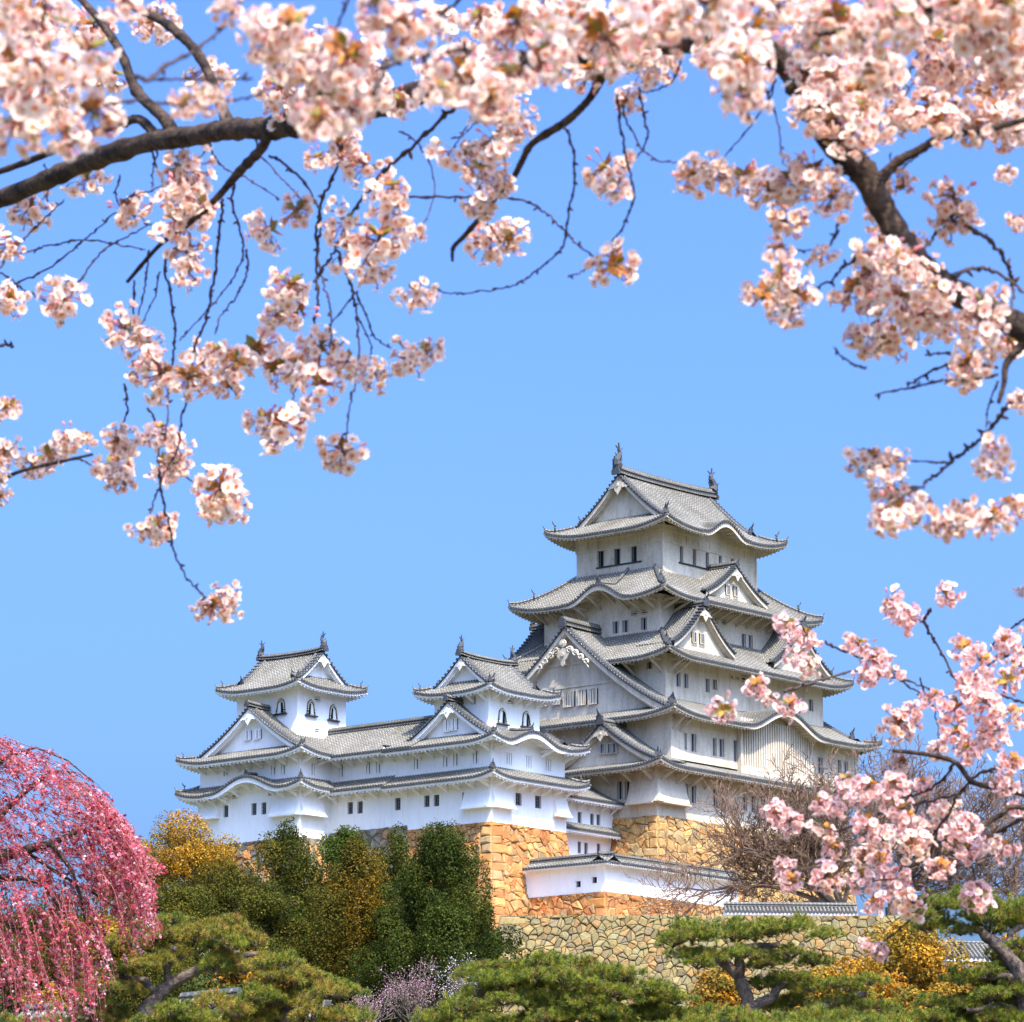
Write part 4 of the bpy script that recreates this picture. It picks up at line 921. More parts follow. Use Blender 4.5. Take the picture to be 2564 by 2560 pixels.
stones(mb, SG, 14, HF, Vector((-1, .1, .2)).normalized(), (.68, .56), PAL_T, rnd, (1.4, 0), gap=.016, s0=0)
co.quad(SG(0, 0), SG(14, 0), SG(14, HF), SG(0, HF))
def SH(s, h): p = SF(LF, h); return Vector((p.x+s*.1+.02, p.y+s, p.z))
co.quad(SH(0, 0), SH(14, 0), SH(14, HF), SH(0, HF))
of = rt.location; link('stonework', mb.mesh('stonework', [M['stone']], of), rt); link('joint_fill', co.mesh('joint_fill', [M['joint2']], of), rt)
# small tiled coping on top of it
p0, p1 = at(1812, 2266, YF+2.4), at(2142, 2264, YF+3.2); p0.z = p1.z = zF1+.45
class W_:   # world-frame building
    def __init__(s, name, label, cat, base): s.base = base; s.root = empty(name, base); tag(s.root, label, cat); s.pm = 'white'
    part = Building.part
Gw = W_('coping_wall', 'low tiled coping wall lying on top of the retaining wall in front of the bare tree', 'wall', tuple(p0))
m_ = MB(); al = (p1-p0).normalized(); nn = Vector((-al.y, al.x, 0)); m_.obox((p0+p1)/2-Vector((0, 0, .2)), al*((p1-p0).length/2), nn*.3, Vector((0, 0, .5))); Gw.part('wall', m_, ['white'])
coping(Gw, (p0.x, p0.y, 0), (p1.x, p1.y, 0), .85, .5, p0.z+.55)
# terrace and far roof
# roof glimpsed at the right
q0, q1 = at(2345, 2362, 280), at(2500, 2366, 281)
Hw = W_('tiled_roof_building', 'long grey tiled roof of a low building showing at the far right between the trees', 'building', (q0.x, q0.y, q0.z-4))
def world_roof(bd, q0, q1, drop, depth, wallh, rows=.32):
    rm, em, wm = MB(), MB(), MB(); al = (q1-q0); al.z = 0; L = al.length; al.normalize(); nn = Vector((al.y, -al.x, 0))
    f = lambda t, d: q0+al*t+nn*(depth*d)-Vector((0, 0, drop*d))
    rm.add([f(0, 0), f(L, 0), f(L, 1), f(0, 1)], [(0, 1, 2, 3)], 1); bk = lambda t, d: q0+al*t-nn*(depth*d)-Vector((0, 0, drop*d)); rm.add([bk(0, 0), bk(L, 0), bk(L, 1), bk(0, 1)], [(0, 1, 2, 3)], 1)
    for i in range(int(L/rows)): rib(rm, [f(.1+i*rows, 1.02), f(.1+i*rows, .5), f(.1+i*rows, .03)], k=i)
    sweep(rm, [q0-Vector((0, 0, .05)), q0+al*L-Vector((0, 0, .05))], .22, .26)
    z = q0.z-drop; c = q0+al*(L/2); c.z = z-wallh/2; wm.obox(c, al*(L/2-.4), nn*(depth-.9), Vector((0, 0, wallh/2+.15)))
    for (s_, t_) in ((1, 0), (-1, L)): wm.prism([q0+al*(t_+.4*s_)+nn*(depth-.9)-Vector((0, 0, drop)), q0+al*(t_+.4*s_)-nn*(depth-.9)-Vector((0, 0, drop)), q0+al*(t_+.4*s_)-Vector((0, 0, .3))], al*(.1*s_))
    em.obox(f(L/2, .97)-Vector((0, 0, .2)), al*(L/2), nn*.1, Vector((0, 0, .1)))
    bd.part('roof', rm, RM); bd.part('eave', em, ['white']); bd.part('wall', wm, ['white'])
world_roof(Hw, q0, q1, 1.2, 2.2, 3.5)
q0, q1 = at(60, 2535, 120), at(250, 2520, 118)
w1 = W_('roofed_wall', 'grey tiled wall top at the bottom left corner under the pink tree', 'wall', (q0.x, q0.y, q0.z-2.5)); world_roof(w1, q0, q1, .5, .8, 2.2)
q0, q1 = at(455, 2505, 118), at(600, 2488, 116)
w1 = W_('roofed_wall', 'short tiled wall top with white joints seen behind the lower left pine trunk', 'wall', (q0.x, q0.y, q0.z-2.5)); world_roof(w1, q0, q1, .5, .8, 2.2)
q0, q1 = at(740, 2505, 150), at(830, 2520, 150)
w1 = W_('small_white_gate', 'small white building with a grey roof glimpsed under the pine pad left of centre', 'building', (q0.x, q0.y, q0.z-3)); world_roof(w1, q0, q1, .45, 1.2, 2.5)

# ---------------- ground: one sheet with the castle hill in it ----------------
zter = cw(aE, bE, zT).z
def hgt(x, y):
    def ss(t): t = max(0, min(1, t)); return t*t*(3-2*t)
    # hill rises behind the plain, highest under the keep
    h = 0
    if y > 190: h = 21*ss((y-190)/95)
    r_ = math.hypot((x-6)/75, (y-335)/40); top = zter-.4
    if y >= 303.5 and -3 < x < 36: h = max(h, zF1-1.2)
    if x <= -3 and y > 296: h = max(h, 21+(top-21)*ss((y-296)/16))
    h *= ss((190-abs(x))/90)
    return h
gx = sorted(set([-4000, -1500, -600, -300, -190]+[x for x in range(-160, 161, 4)]+[190, 300, 600, 1500, 4000])); gy = sorted(set([-60, 0, 60, 120, 180]+[y for y in range(184, 420, 4)]+[303.5, 303.4, 440, 520, 700, 1200, 3000, 9000]))
gm = MB(); nx_ = len(gx); gm.add([(x, y, hgt(x, y) if y < 420 else max(0, hgt(x, 416)*(1-(y-416)/300))) for y in gy for x in gx], [(j*nx_+i, j*nx_+i+1, (j+1)*nx_+i+1, (j+1)*nx_+i) for j in range(len(gy)-1) for i in range(nx_-1)])
tag(link('ground', gm.mesh('ground', [M['ground']], smooth=True)), kind='structure')
tm_ = MB(); x0, x1 = PF0.x+.3, PF1.x-.3; tm_.box(x0, x1, PF0.y+.25, PF0.y+30, zF1-1.5, zF1-.12); tag(link('terrace', tm_.mesh('terrace', [M['terrace']])), kind='structure')
# ---------------- trees on the castle hill ----------------
def pxm(Y): return F/math.cos(PITCH)*1.0/Y*math.cos(PITCH)**0      # source pixels per metre, roughly, at distance Y
def leafquads(C, N, size, asp, rng):
    n = len(C); r = rng.normal(size=(n, 3)); N = N/np.maximum(1e-6, np.linalg.norm(N, axis=1, keepdims=True))
    T = np.cross(N, r); T /= np.maximum(1e-6, np.linalg.norm(T, axis=1, keepdims=True)); B = np.cross(N, T)
    s = (size*rng.uniform(.6, 1.35, (n, 1)))
    q = np.stack([C-T*s*asp, C-B*s*.5+N*s*.08, C+T*s*asp, C+B*s*.5+N*s*.08], 1); return q.reshape(-1, 3)
def crown_mesh(name, lumps, dens, size, pal, seed, mat_, asp=.62, hang=0, inner=.12):
    rng = np.random.default_rng(seed); Vs, Cs = [], []; pal = np.array(pal)
    for (c, r) in lumps:
        c = np.array(c); r = np.array(r); n = max(12, int(dens*(r[0]*r[1]+r[1]*r[2]+r[0]*r[2])*4.2))
        d = rng.normal(size=(n, 3)); d /= np.linalg.norm(d, axis=1, keepdims=True)
        wob = 1+.18*np.sin(d[:, :1]*5+c[0])*np.cos(d[:, 1:2]*4+c[1]*2)
        rad = np.where(rng.random((n, 1)) < inner, rng.uniform(.3, .9, (n, 1)), rng.uniform(.86, 1.12, (n, 1)))*wob
        P = c+d*r*rad; P[:, 2] -= hang*rng.random(n)
        N = d+rng.normal(size=(n, 3))*.75+np.array([0, 0, .35]); Vs.append(leafquads(P, N, size, asp, rng))
        base = pal[rng.integers(len(pal))]; other = pal[rng.integers(len(pal), size=n)]
        Cs.append(np.clip((base*.55+other*.45)*rng.uniform(.6, 1.35, (n, 1))*(.78+.5*rng.random()), 0, 1))
    return npmesh(name, np.concatenate(Vs), 4, np.concatenate(Cs), mat_)
def tree(name, label, cat, px, top, bot, w, Y, pal, kind='broad', seed=1, dens=52, size=.115, group=None, depth=None, trunkx=None, lump=.30, sc=1):
    rnd = random.Random(seed); ppm = F/(Y*1.0); c0 = at(px, top, Y); c1_ = at(px, bot, Y); H_ = c0.z-c1_.z; W = w/ppm; D = depth or W*.8
    gz = hgt(c0.x, Y); root = empty(name, (c0.x, Y, gz)); tag(root, label, cat, group)
    lumps = []
    if kind == 'broad':
        n = int(64*sc); lr = lump*min(W, H_)*.43
        for i in range(n):
            th = rnd.uniform(0, 6.283); ph = math.acos(rnd.uniform(-1, 1)); k = rnd.uniform(.45, .93)
            x, y, z = math.sin(ph)*math.cos(th), math.sin(ph)*math.sin(th), math.cos(ph)
            r_ = lr*rnd.choice([.55, .75, .95, 1.2, 1.5]); lumps.append(((x*k*W/2, y*k*D/2, (c1_.z+H_/2-gz)+z*k*H_/2), (r_, r_, r_*.8)))
        lumps.append(((0, 0, c1_.z+H_/2-gz), (W*.36, D*.36, H_*.36)))
    elif kind == 'cone':
        n = int(48*sc)
        for i in range(n):
            t = (i+.5)/n; z = c0.z-gz-.3-t*H_*.97; prof = (.14+.86*min(1, t*1.5)**.8)*(1 if t < .8 else 1-.35*(t-.8)/.2); R_ = W/2*prof
            th = rnd.uniform(0, 6.283); k = rnd.uniform(.4, 1.12); r_ = max(.3, W*.088*rnd.choice([.6, .8, 1.1, 1.5, 2.0])*(0.55+.45*prof))
            lumps.append(((math.cos(th)*R_*k, math.sin(th)*R_*k*.9, z), (r_*1.0, r_*1.0, r_*rnd.uniform(.8, 1.9))))
        for t in (.25, .5, .75): lumps.append(((0, 0, c0.z-gz-t*H_), (W*.27*(t+.4), W*.27*(t+.4), H_*.17)))
        lumps.append(((0, 0, c0.z-gz-.6), (W*.05+.2, W*.05+.2, .9)))
    me = crown_mesh('crown', lumps, dens, size, pal, seed, M['leaf'], hang=.15 if kind == 'cone' else 0)
    link('crown', me, root)
    tr = MB(); top_ = c0.z-gz-H_*(.25 if kind == 'broad' else .08); r0 = max(.16, W*.035)
    pts = []; ox = 0
    for i in range(9):
        t = i/8; pts.append(Vector((math.sin(t*3+seed)*.12*W*.12, math.cos(t*2.3+seed)*.1, -.5+t*(top_+.5))))
    tr.tube(pts, [r0*(1.15-.95*i/8) for i in range(9)], 7)
    for i, (c, r) in enumerate(lumps[:18]):
        st = max(.3, c[2]-r[2]*1.2-abs(c[0])*.5); st = min(st, top_*.95); tr.tube([(0, 0, st), (c[0]*.5, c[1]*.5, st+(c[2]-st)*.6), c], [r0*.35, r0*.25, r0*.1], 5)
    link('trunk', tr.mesh('trunk', [M['farbark']]), root); return root
Yo = [(.33, .17, .015), (.40, .20, .02), (.27, .16, .02), (.22, .16, .03), (.36, .165, .01)]
Ol = [(.075, .08, .012), (.11, .095, .014), (.055, .065, .012), (.13, .095, .012)]
Dk = [(.035, .055, .009), (.05, .065, .010), (.028, .042, .009), (.075, .08, .012)]
Oc = [(.12, .085, .012), (.16, .095, .010), (.085, .08, .012), (.06, .065, .012), (.20, .11, .010), (.09, .085, .014)]
Gn = [(.07, .10, .015), (.10, .12, .018), (.05, .075, .012)]
Yb = [(.46, .20, .015), (.40, .20, .02), (.48, .17, .01), (.22, .17, .03), (.28, .19, .03), (.16, .14, .03)]
tree('camphor_tree', 'golden yellow rounded tree rising against the sky below the leftmost turret', 'tree', 470, 2055, 2330, 290, 285, Yo, seed=21, dens=48)
tree('camphor_tree', 'smaller golden tree whose top shows between the pink tree and the big golden one', 'tree', 330, 2072, 2330, 170, 290, Yo, seed=22)
tree('broadleaf_tree', 'olive green domed tree in front of the big golden tree', 'tree', 590, 2145, 2420, 260, 275, Ol, seed=23, dens=48)
tree('broadleaf_tree', 'dark olive tree low down between the pink tree and the olive dome', 'tree', 440, 2215, 2500, 240, 268, Ol, seed=24)
tree('cypress_tree', 'dark green conical tree pointing up right below the leftmost turret corner', 'tree', 720, 2066, 2440, 250, 278, Ol+Dk, 'cone', 25, dens=60, sc=1.8)
tree('broadleaf_tree', 'small fresh green tree crown touching the white corridor wall', 'tree', 858, 2068, 2190, 125, 296, Gn, seed=26, dens=52)
tree('cypress_tree', 'tall rusty orange and green cypress with a bare lower trunk, centre of the tree group', 'tree', 900, 2115, 2420, 255, 268, Oc, 'cone', 27, dens=58, sc=1.8)
tree('cypress_tree', 'slender dark tree top showing between the rusty cypress and the dark cypress', 'tree', 990, 2085, 2430, 215, 280, Ol+Dk, 'cone', 28, dens=60, sc=1.5)
tree('cypress_tree', 'broad dark green cypress beside the orange stone corner', 'tree', 1102, 2090, 2500, 350, 260, Dk, 'cone', 29, dens=72, sc=2.1)
tree('broadleaf_tree', 'low dark shrub at the foot of the dark cypress, left of the retaining wall', 'shrub', 1195, 2350, 2480, 110, 280, Dk+Gn, seed=30)
tree('broadleaf_tree', 'dark evergreen mass behind the trunk of the rusty cypress', 'tree', 960, 2330, 2660, 380, 275, Dk, seed=31)
tree('broadleaf_tree', 'dark tree low behind the small pink blossom tree', 'tree', 1130, 2420, 2680, 260, 272, Dk, seed=32)
tree('broadleaf_tree', 'dark green tree below the conical tree, above the left pine', 'tree', 745, 2330, 2620, 230, 270, Dk+Ol, seed=33)
tree('camphor_tree', 'yellow olive bush right behind the left pine pads', 'tree', 620, 2320, 2560, 200, 150, Yb+Ol, seed=34, size=.10, dens=80)
tree('camphor_tree', 'yellow shrub partly hidden by the hanging pink strands', 'shrub', 250, 2290, 2460, 200, 160, Yb+Ol, seed=35, size=.11, dens=70)
tree('camphor_tree', 'orange yellow shrub in the bottom left corner below the pink tree', 'shrub', 140, 2465, 2560, 190, 140, Yb, seed=36, size=.10, dens=80)
tree('broadleaf_tree', 'dark tree behind the lower half of the pink weeping tree', 'tree', 120, 2230, 2600, 380, 240, Dk+Ol, seed=37)
tree('broadleaf_tree', 'dark green tree between the two left pines low in the frame', 'tree', 520, 2450, 2650, 260, 140, Dk, seed=38, size=.11, dens=60)
tree('broadleaf_tree', 'olive tree mass behind the left pine, below the olive dome', 'tree', 400, 2380, 2640, 300, 255, Ol+Dk, seed=47)
tree('camphor_tree', 'bright orange yellow tree beside the far right end of the retaining wall', 'tree', 2265, 2325, 2600, 290, 200, Yb, seed=39, size=.13, dens=52)
tree('camphor_tree', 'orange shrub in front of the low grey roof at the far right', 'shrub', 2420, 2400, 2600, 210, 195, Yb, seed=40, size=.13, dens=52)
tree('camphor_tree', 'yellow tree behind the lower pad of the right centre pine', 'tree', 2110, 2385, 2640, 300, 190, Yb, seed=41, size=.13, dens=52)
tree('camphor_tree', 'small yellow bush against the retaining wall left of the forked pine trunk', 'shrub', 1800, 2405, 2580, 150, 170, Yb, seed=42, size=.12, dens=60)
tree('camphor_tree', 'golden bush between the forked pine and the far right pine', 'shrub', 2290, 2470, 2640, 240, 150, Yb+Gn, seed=43, size=.11, dens=60)
tree('camphor_tree', 'orange bush at the right edge behind the pine pads', 'shrub', 2540, 2330, 2600, 160, 180, Yb, seed=44, size=.12, dens=55)
tree('broadleaf_tree', 'dark green tree in the gap under the low grey roof', 'tree', 2450, 2480, 2700, 320, 140, Dk+Gn, seed=45, size=.11, dens=55)

# small blossom trees (pale pink, far off)
def dots(name, P, size, pal, seed, m_='petal'):
    rng = np.random.default_rng(seed); P = np.array(P); n = len(P); q = leafquads(P, rng.normal(size=(n, 3)), size, .55, rng)
    pal = np.array(pal); return npmesh(name, q, 4, np.clip(pal[rng.integers(len(pal), size=n)]*rng.uniform(.8, 1.1, (n, 1)), 0, 1), M[m_])
def grow(mb, p, d, ln, rad, depth, rnd, ends, spread=.6, up=.05, kids=(2, 3), mn=.03, taper=.66, wander=.18, flat=1):
    n = 4; pts = [p]; q = Vector(p); dd = Vector(d).normalized()
    for i in range(n):
        dd = (dd+Vector((rnd.gauss(0, wander), rnd.gauss(0, wander)*flat, rnd.gauss(0, wander)+up))).normalized(); q = q+dd*(ln/n); pts.append(q.copy())
    mb.tube(pts, [max(mn, rad*(1-(1-taper)*i/n)) for i in range(n+1)], 6 if rad > .1 else 3, cap=False)
    if depth <= 0 or ln < .25: ends.append(q); return
    for k in range(rnd.choice(kids)+(1 if depth > 3 else 0)):
        f = rnd.choice([n, n, n-1, n-2]); b = pts[f]; ax = Vector((rnd.gauss(0, 1), rnd.gauss(0, 1)*flat, rnd.gauss(0, 1))).cross(dd)
        if ax.length < .01: continue
        nd = (Matrix.Rotation(rnd.uniform(.35, 1)*spread*1.5, 3, ax.normalized()) @ dd)
        grow(mb, b, nd, ln*rnd.uniform(.6, .86), max(mn, rad*taper*rnd.uniform(.7, .95)), depth-1, rnd, ends, spread, up, kids, mn, taper, wander, flat)
def blossom_tree(label, px, top, bot, w, Y, seed, pal, size=.05, npt=2600):
    rnd = random.Random(seed); a = at(px, bot, Y); b = at(px, top, Y); gz = hgt(a.x, Y); root = empty('cherry_tree', (a.x, Y, gz)); tag(root, label, 'tree')
    mb = MB(); ends = []; H_ = b.z-a.z; W = w/(F/Y)
    mb.tube([(0, 0, -.3), (0, 0, a.z-gz+H_*.15)], [.12, .08], 6)
    P = []
    for i in range(9):
        th = rnd.uniform(0, 6.28); e = Vector((math.cos(th)*W*.42*rnd.uniform(.3, 1), math.sin(th)*W*.4, H_*rnd.uniform(.55, 1))); s = Vector((0, 0, a.z-gz+H_*.1)); ends = []
        grow(mb, s, e, e.length*.5, .05, 3, rnd, ends, .5, .06, (2, 3), .012)
        for q in ends:
            for k in range(int(npt/9/max(1, len(ends)))+3): P.append(q+Vector((rnd.gauss(0, .16), rnd.gauss(0, .16), rnd.gauss(0, .16)-.05)))
    link('trunk', mb.mesh('trunk', [M['farbark']]), root); link('blossom', dots('blossom', P, size, pal, seed), root)
PK = [(.60, .36, .36), (.66, .46, .46), (.50, .27, .29), (.42, .22, .22)]
blossom_tree('small pale pink cherry tree in front of the dark trees, left of the long pine', 1050, 2440, 2620, 110, 150, 51, PK, .042, 1700)
blossom_tree('sparse white blossoming twigs between the dark cypress and the long pine', 1178, 2425, 2560, 100, 170, 52, [(.85, .75, .75), (.8, .66, .68)], .05, 900)
blossom_tree('pale pink blossom sprig crossing the bare trunk near the bottom', 905, 2500, 2600, 120, 140, 53, PK, .04, 700)

# leafless trees behind the retaining wall
def bare(label, px, py, Y, seed, limbs, depth=6, mn=.028, r0=.5, col='bare'):
    rnd = random.Random(seed); b = at(px, py, Y); gz = b.z-.8; root = empty('bare_tree', (b.x, Y, gz)); tag(root, label, 'tree'); ppm = F/Y
    tr, tw = MB(), MB(); ends = []
    tr.tube([(0, 0, -1.5), (.1, 0, .3), (0, 0, 1.4)], [r0*1.3, r0, r0*.9], 8)
    for (dx, dy, rr) in limbs:
        e = Vector((dx/ppm, rnd.uniform(-.35, .35)*abs(dx/ppm), -dy/ppm)); st_ = Vector((0, 0, 1.1)); L = e.length
        pts = [st_+e*(i/5)+Vector((rnd.gauss(0, .25), 0, .10*L*math.sin(3.14*i/5)))*(1 if i else 0) for i in range(6)]
        tr.tube(pts, [rr*(1-.14*i) for i in range(6)], 6)
        for i in range(1, 6):
            dd = (pts[i]-pts[i-1]).normalized()
            for k in range(4):
                ax = Vector((rnd.gauss(0, 1), rnd.gauss(0, .6), rnd.gauss(0, 1))).cross(dd).normalized()
                grow(tw, pts[i], Matrix.Rotation(rnd.uniform(.4, 1.1), 3, ax) @ dd, L*.27*rnd.uniform(.7, 1.1), rr*.35, depth-2, rnd, ends, .62, .05, (2, 3), mn, .62, .2)
    link('trunk', tr.mesh('trunk', [M['farbark']]), root); link('branches', tw.mesh('branches', [M[col]]), root)
bare('large leafless brown tree spreading in front of the main keep base, behind the retaining wall', 2110, 2290, 312, 61, [(-330, -50, .26), (-250, -150, .26), (-120, -220, .26), (-20, -250, .24), (90, -200, .22), (-190, -100, .2), (-60, -150, .18)], 6, .026)
bare('leafless grey tree with fine upright twigs against the sky at the right', 2230, 2290, 320, 62, [(60, -280, .28), (180, -230, .26), (300, -150, .24), (-40, -290, .2), (250, -60, .18), (140, -150, .18)], 6, .024)
tree('broadleaf_tree', 'olive green tree filling the gap between the golden tree and the left pine', 'tree', 330, 2290, 2560, 300, 262, Ol, seed=48)
tree('broadleaf_tree', 'mixed olive tree between the conical tree and the rusty cypress', 'tree', 810, 2230, 2560, 230, 276, Ol+Dk, seed=49)
tree('broadleaf_tree', 'dark tree wedged between the conical tree and the rusty cypress', 'tree', 815, 2150, 2480, 210, 284, Dk+Ol, seed=55, dens=60)
tree('broadleaf_tree', 'dark olive tree under the conical tree, right of the olive dome', 'tree', 665, 2190, 2520, 230, 272, Ol+Dk, seed=56, dens=60)
tree('broadleaf_tree', 'dark tree between the rusty cypress and the broad dark cypress', 'tree', 1000, 2210, 2540, 190, 266, Dk, seed=57, dens=60)
tree('broadleaf_tree', 'dark shrubbery filling the slope right of the broad cypress', 'shrub', 1215, 2290, 2520, 110, 284, Dk, seed=58)
bare('thin leafless tree at the right edge beside the far right pine', 2540, 2300, 330, 63, [(-120, -160, .16), (-60, -230, .16), (40, -240, .16), (-160, -70, .12)], 5, .024, .3)
# ---------------- long-needled garden pines, 40-60 m away ----------------
def pad_mesh(seed, n=92, flat=.30, pal=None):
    rng = np.random.default_rng(seed); V, C = [], []
    # tufts over a lumpy dome
    th = rng.uniform(0, 2*np.pi, n); r = np.sqrt(rng.random(n)); lob = 1+.22*np.sin(3*th+seed)+.12*np.sin(5*th+2*seed)
    x = r*np.cos(th)*.5*lob; y = r*np.sin(th)*.5*lob; z = flat*.8*np.sqrt(np.clip(1-r**2, 0, 1))*(1+.25*np.sin(x*9+seed)*np.cos(y*8))+rng.normal(0, .055, n)
    z = z*rng.choice([1, 1, 1, .35], n)
    for i in range(n):
        up = np.array([x[i]*1.1, y[i]*1.1, .55+.5*rng.random()]); up /= np.linalg.norm(up)
        m = 56; d = up*.62+rng.normal(size=(m, 3))*.55; d /= np.linalg.norm(d, axis=1, keepdims=True)
        L = rng.uniform(.09, .165, (m, 1)); p0 = np.array([x[i], y[i], z[i]])+d*.012+up*rng.uniform(0, .06, (m, 1))
        s = np.cross(d, rng.normal(size=(m, 3))); s /= np.linalg.norm(s, axis=1, keepdims=True); s *= .0042
        tri = np.stack([p0-s, p0+s, p0+d*L+np.array([0, 0, -.012])], 1); V.append(tri.reshape(-1, 3))
        b = np.array((pal or [(.17, .19, .016), (.10, .13, .013), (.27, .27, .02), (.065, .10, .012), (.28, .20, .03), (.15, .09, .03)])[rng.choice(6, p=[.28, .24, .18, .13, .10, .07])])
        C.append(np.clip(b*rng.uniform(.7, 1.35, (m, 1)), 0, 1))
    return npmesh('foliage_pad', np.concatenate(V), 3, np.concatenate(C), M['needle'])
PADS = [pad_mesh(200+i) for i in range(5)]
PADG = [pad_mesh(220+i, pal=[(.25, .21, .02), (.16, .155, .018), (.34, .27, .03), (.10, .12, .015), (.38, .22, .04), (.18, .10, .03)]) for i in range(4)]
def pad_wood(seed):
    rnd = random.Random(seed); mb = MB()
    for k in range(13):
        a = rnd.uniform(0, 6.28); r_ = rnd.uniform(.25, .48); p = [Vector((0, 0, -.05))]
        for i in range(1, 5): p.append(Vector((math.cos(a+.3*math.sin(i+k))*r_*i/4, math.sin(a+.3*math.sin(i+k))*r_*i/4, -.04+.05*i+rnd.uniform(-.015, .015))))
        mb.tube(p, [.022, .018, .014, .01, .006], 5)
    return mb.mesh('pad_twigs', [M['pinebark']])
PW = [pad_wood(i) for i in range(3)]
def pine(label, Y, pads, limbs, seed, group=None, gold=False):
    """pads (x, y, w, h) in source px; limbs: polylines [(x, y, width px)...] first one starts at the trunk foot"""
    rnd = random.Random(seed); x0, y0 = limbs[0][0][:2]; b = at(x0, y0, Y); root = empty('pine_tree', (b.x, Y, 0)); tag(root, label, 'tree', group)
    mb = MB(); ppm = F/Y; rt_ = Vector(root.location)
    for li, lm in enumerate(limbs):
        P = []; Rr = []; oy = rnd.uniform(-.3, .3) if li else 0
        for i, (x, y, w) in enumerate(lm): P.append(at(x, y, Y+oy*min(1, i/3))-rt_); Rr.append(w/ppm/2)
        Q = []; Rq = []
        for i in range(len(P)-1):
            for j in range(3): t = j/3; Q.append(P[i].lerp(P[i+1], t)+Vector((rnd.gauss(0, .012), rnd.gauss(0, .012), rnd.gauss(0, .012)))*(1 if j else 0)); Rq.append((Rr[i]+(Rr[i+1]-Rr[i])*t)*rnd.uniform(.88, 1.14))
        Q.append(P[-1]); Rq.append(Rr[-1])
        if li == 0: Q = [Vector((P[0].x-.15, .1, -.2)), Vector((P[0].x-.05, .05, P[0].z*.5))]+Q; Rq = [Rr[0]*1.7, Rr[0]*1.25]+Rq
        mb.tube(Q, Rq, 8)
    link('trunk', mb.mesh('trunk', [M['pinebark']], smooth=True), root)
    for (x, y, w, h) in pads:
        n = max(3, round(w/40)) 
        for k in range(n):
            fx = (k+.5)/n-.5
            c = at(x+fx*w*.62+rnd.gauss(0, w*.03), y+h*(.30+.62*(k % 2))+rnd.gauss(0, h*.10), Y+rnd.uniform(-.45, .45))-rt_
            s = max(.42, min(1.0, w/ppm/n*rnd.uniform(1.2, 1.75)))
            o = link('foliage_pad', (PADG[rnd.randrange(4)] if gold and rnd.random() < .75 else PADS[rnd.randrange(5)]), root, c); o.rotation_euler = (rnd.gauss(0, .06), rnd.gauss(0, .08), rnd.uniform(0, 6.28)); hz = s*rnd.uniform(.7, 1.2)
            o.scale = (s, s, hz)
            q = link('pad_twigs', PW[rnd.randrange(3)], o)
pine('forked pine with wide green pads in front of the retaining wall, right of centre', 46, [(1790, 2312, 250, 110), (1985, 2308, 270, 115), (1880, 2318, 200, 90), (2080, 2445, 360, 120), (1960, 2440, 190, 90), (2150, 2500, 200, 80), (1720, 2345, 140, 60)],
     [[(1868, 2640, 42), (1865, 2560, 38), (1872, 2500, 35), (1848, 2440, 31), (1800, 2400, 26), (1750, 2372, 16)], [(1848, 2440, 30), (1852, 2395, 24), (1880, 2370, 18), (1950, 2365, 14)], [(1868, 2535, 30), (1930, 2500, 24), (1945, 2480, 20), (1965, 2460, 14)], [(1930, 2640, 36), (1960, 2560, 29), (2030, 2535, 23), (2110, 2500, 22), (2170, 2490, 14)], [(1800, 2402, 20), (1740, 2400, 14), (1690, 2385, 9)], [(1895, 2375, 16), (1975, 2400, 16), (2010, 2365, 12)]], 71)
pine('low pine with bright green pads across the bottom centre of the frame', 42, [(1290, 2405, 260, 80), (1430, 2400, 260, 80), (1350, 2450, 380, 80), (1520, 2440, 200, 70), (1650, 2490, 240, 70), (1560, 2470, 280, 80), (1400, 2490, 260, 70), (1200, 2440, 130, 70), (1500, 2530, 330, 60), (1700, 2530, 300, 70), (1340, 2556, 260, 50), (1600, 2560, 260, 40)],
     [[(1420, 2680, 40), (1400, 2600, 38), (1360, 2540, 34), (1300, 2500, 24), (1240, 2490, 14)], [(1380, 2550, 26), (1450, 2530, 22), (1560, 2520, 16)], [(1400, 2600, 26), (1560, 2590, 20), (1660, 2570, 14)]], 72)
pine('small dark pine tuft at the bottom beside the pink blossom tree', 44, [(1180, 2520, 170, 60), (1110, 2556, 120, 40), (1240, 2556, 150, 40)], [[(1200, 2680, 26), (1195, 2600, 22), (1180, 2560, 16)]], 73)
pine('left pine with spreading golden green pads and a bent dark trunk', 50, [(470, 2325, 330, 90), (330, 2350, 200, 90), (420, 2300, 180, 50), (290, 2425, 170, 70), (590, 2345, 200, 90), (560, 2300, 160, 60), (250, 2460, 200, 100), (200, 2500, 130, 80), (280, 2510, 160, 70)],
     [[(365, 2660, 44), (368, 2580, 42), (362, 2530, 38), (400, 2485, 34), (455, 2450, 28), (500, 2425, 22), (560, 2412, 16), (645, 2388, 12)], [(395, 2490, 24), (365, 2455, 18), (300, 2445, 12)], [(420, 2470, 20), (418, 2425, 18), (432, 2400, 14), (440, 2370, 10)], [(300, 2450, 12), (320, 2410, 10), (310, 2390, 8)], [(500, 2425, 16), (520, 2395, 12), (600, 2385, 9)]], 74, gold=True)
pine('pine left of centre with rounded golden pads, its trunk curving under them', 45, [(760, 2420, 250, 100), (860, 2460, 150, 100), (700, 2410, 150, 50), (640, 2470, 150, 110), (700, 2440, 160, 80), (620, 2530, 140, 60), (820, 2540, 180, 50), (560, 2500, 130, 80), (650, 2556, 160, 40)],
     [[(690, 2680, 34), (700, 2600, 32), (715, 2550, 30), (730, 2510, 26), (790, 2490, 20), (850, 2500, 12)], [(725, 2520, 20), (690, 2490, 16), (650, 2490, 10)], [(760, 2600, 22), (750, 2545, 20), (790, 2520, 14)]], 75, gold=True)
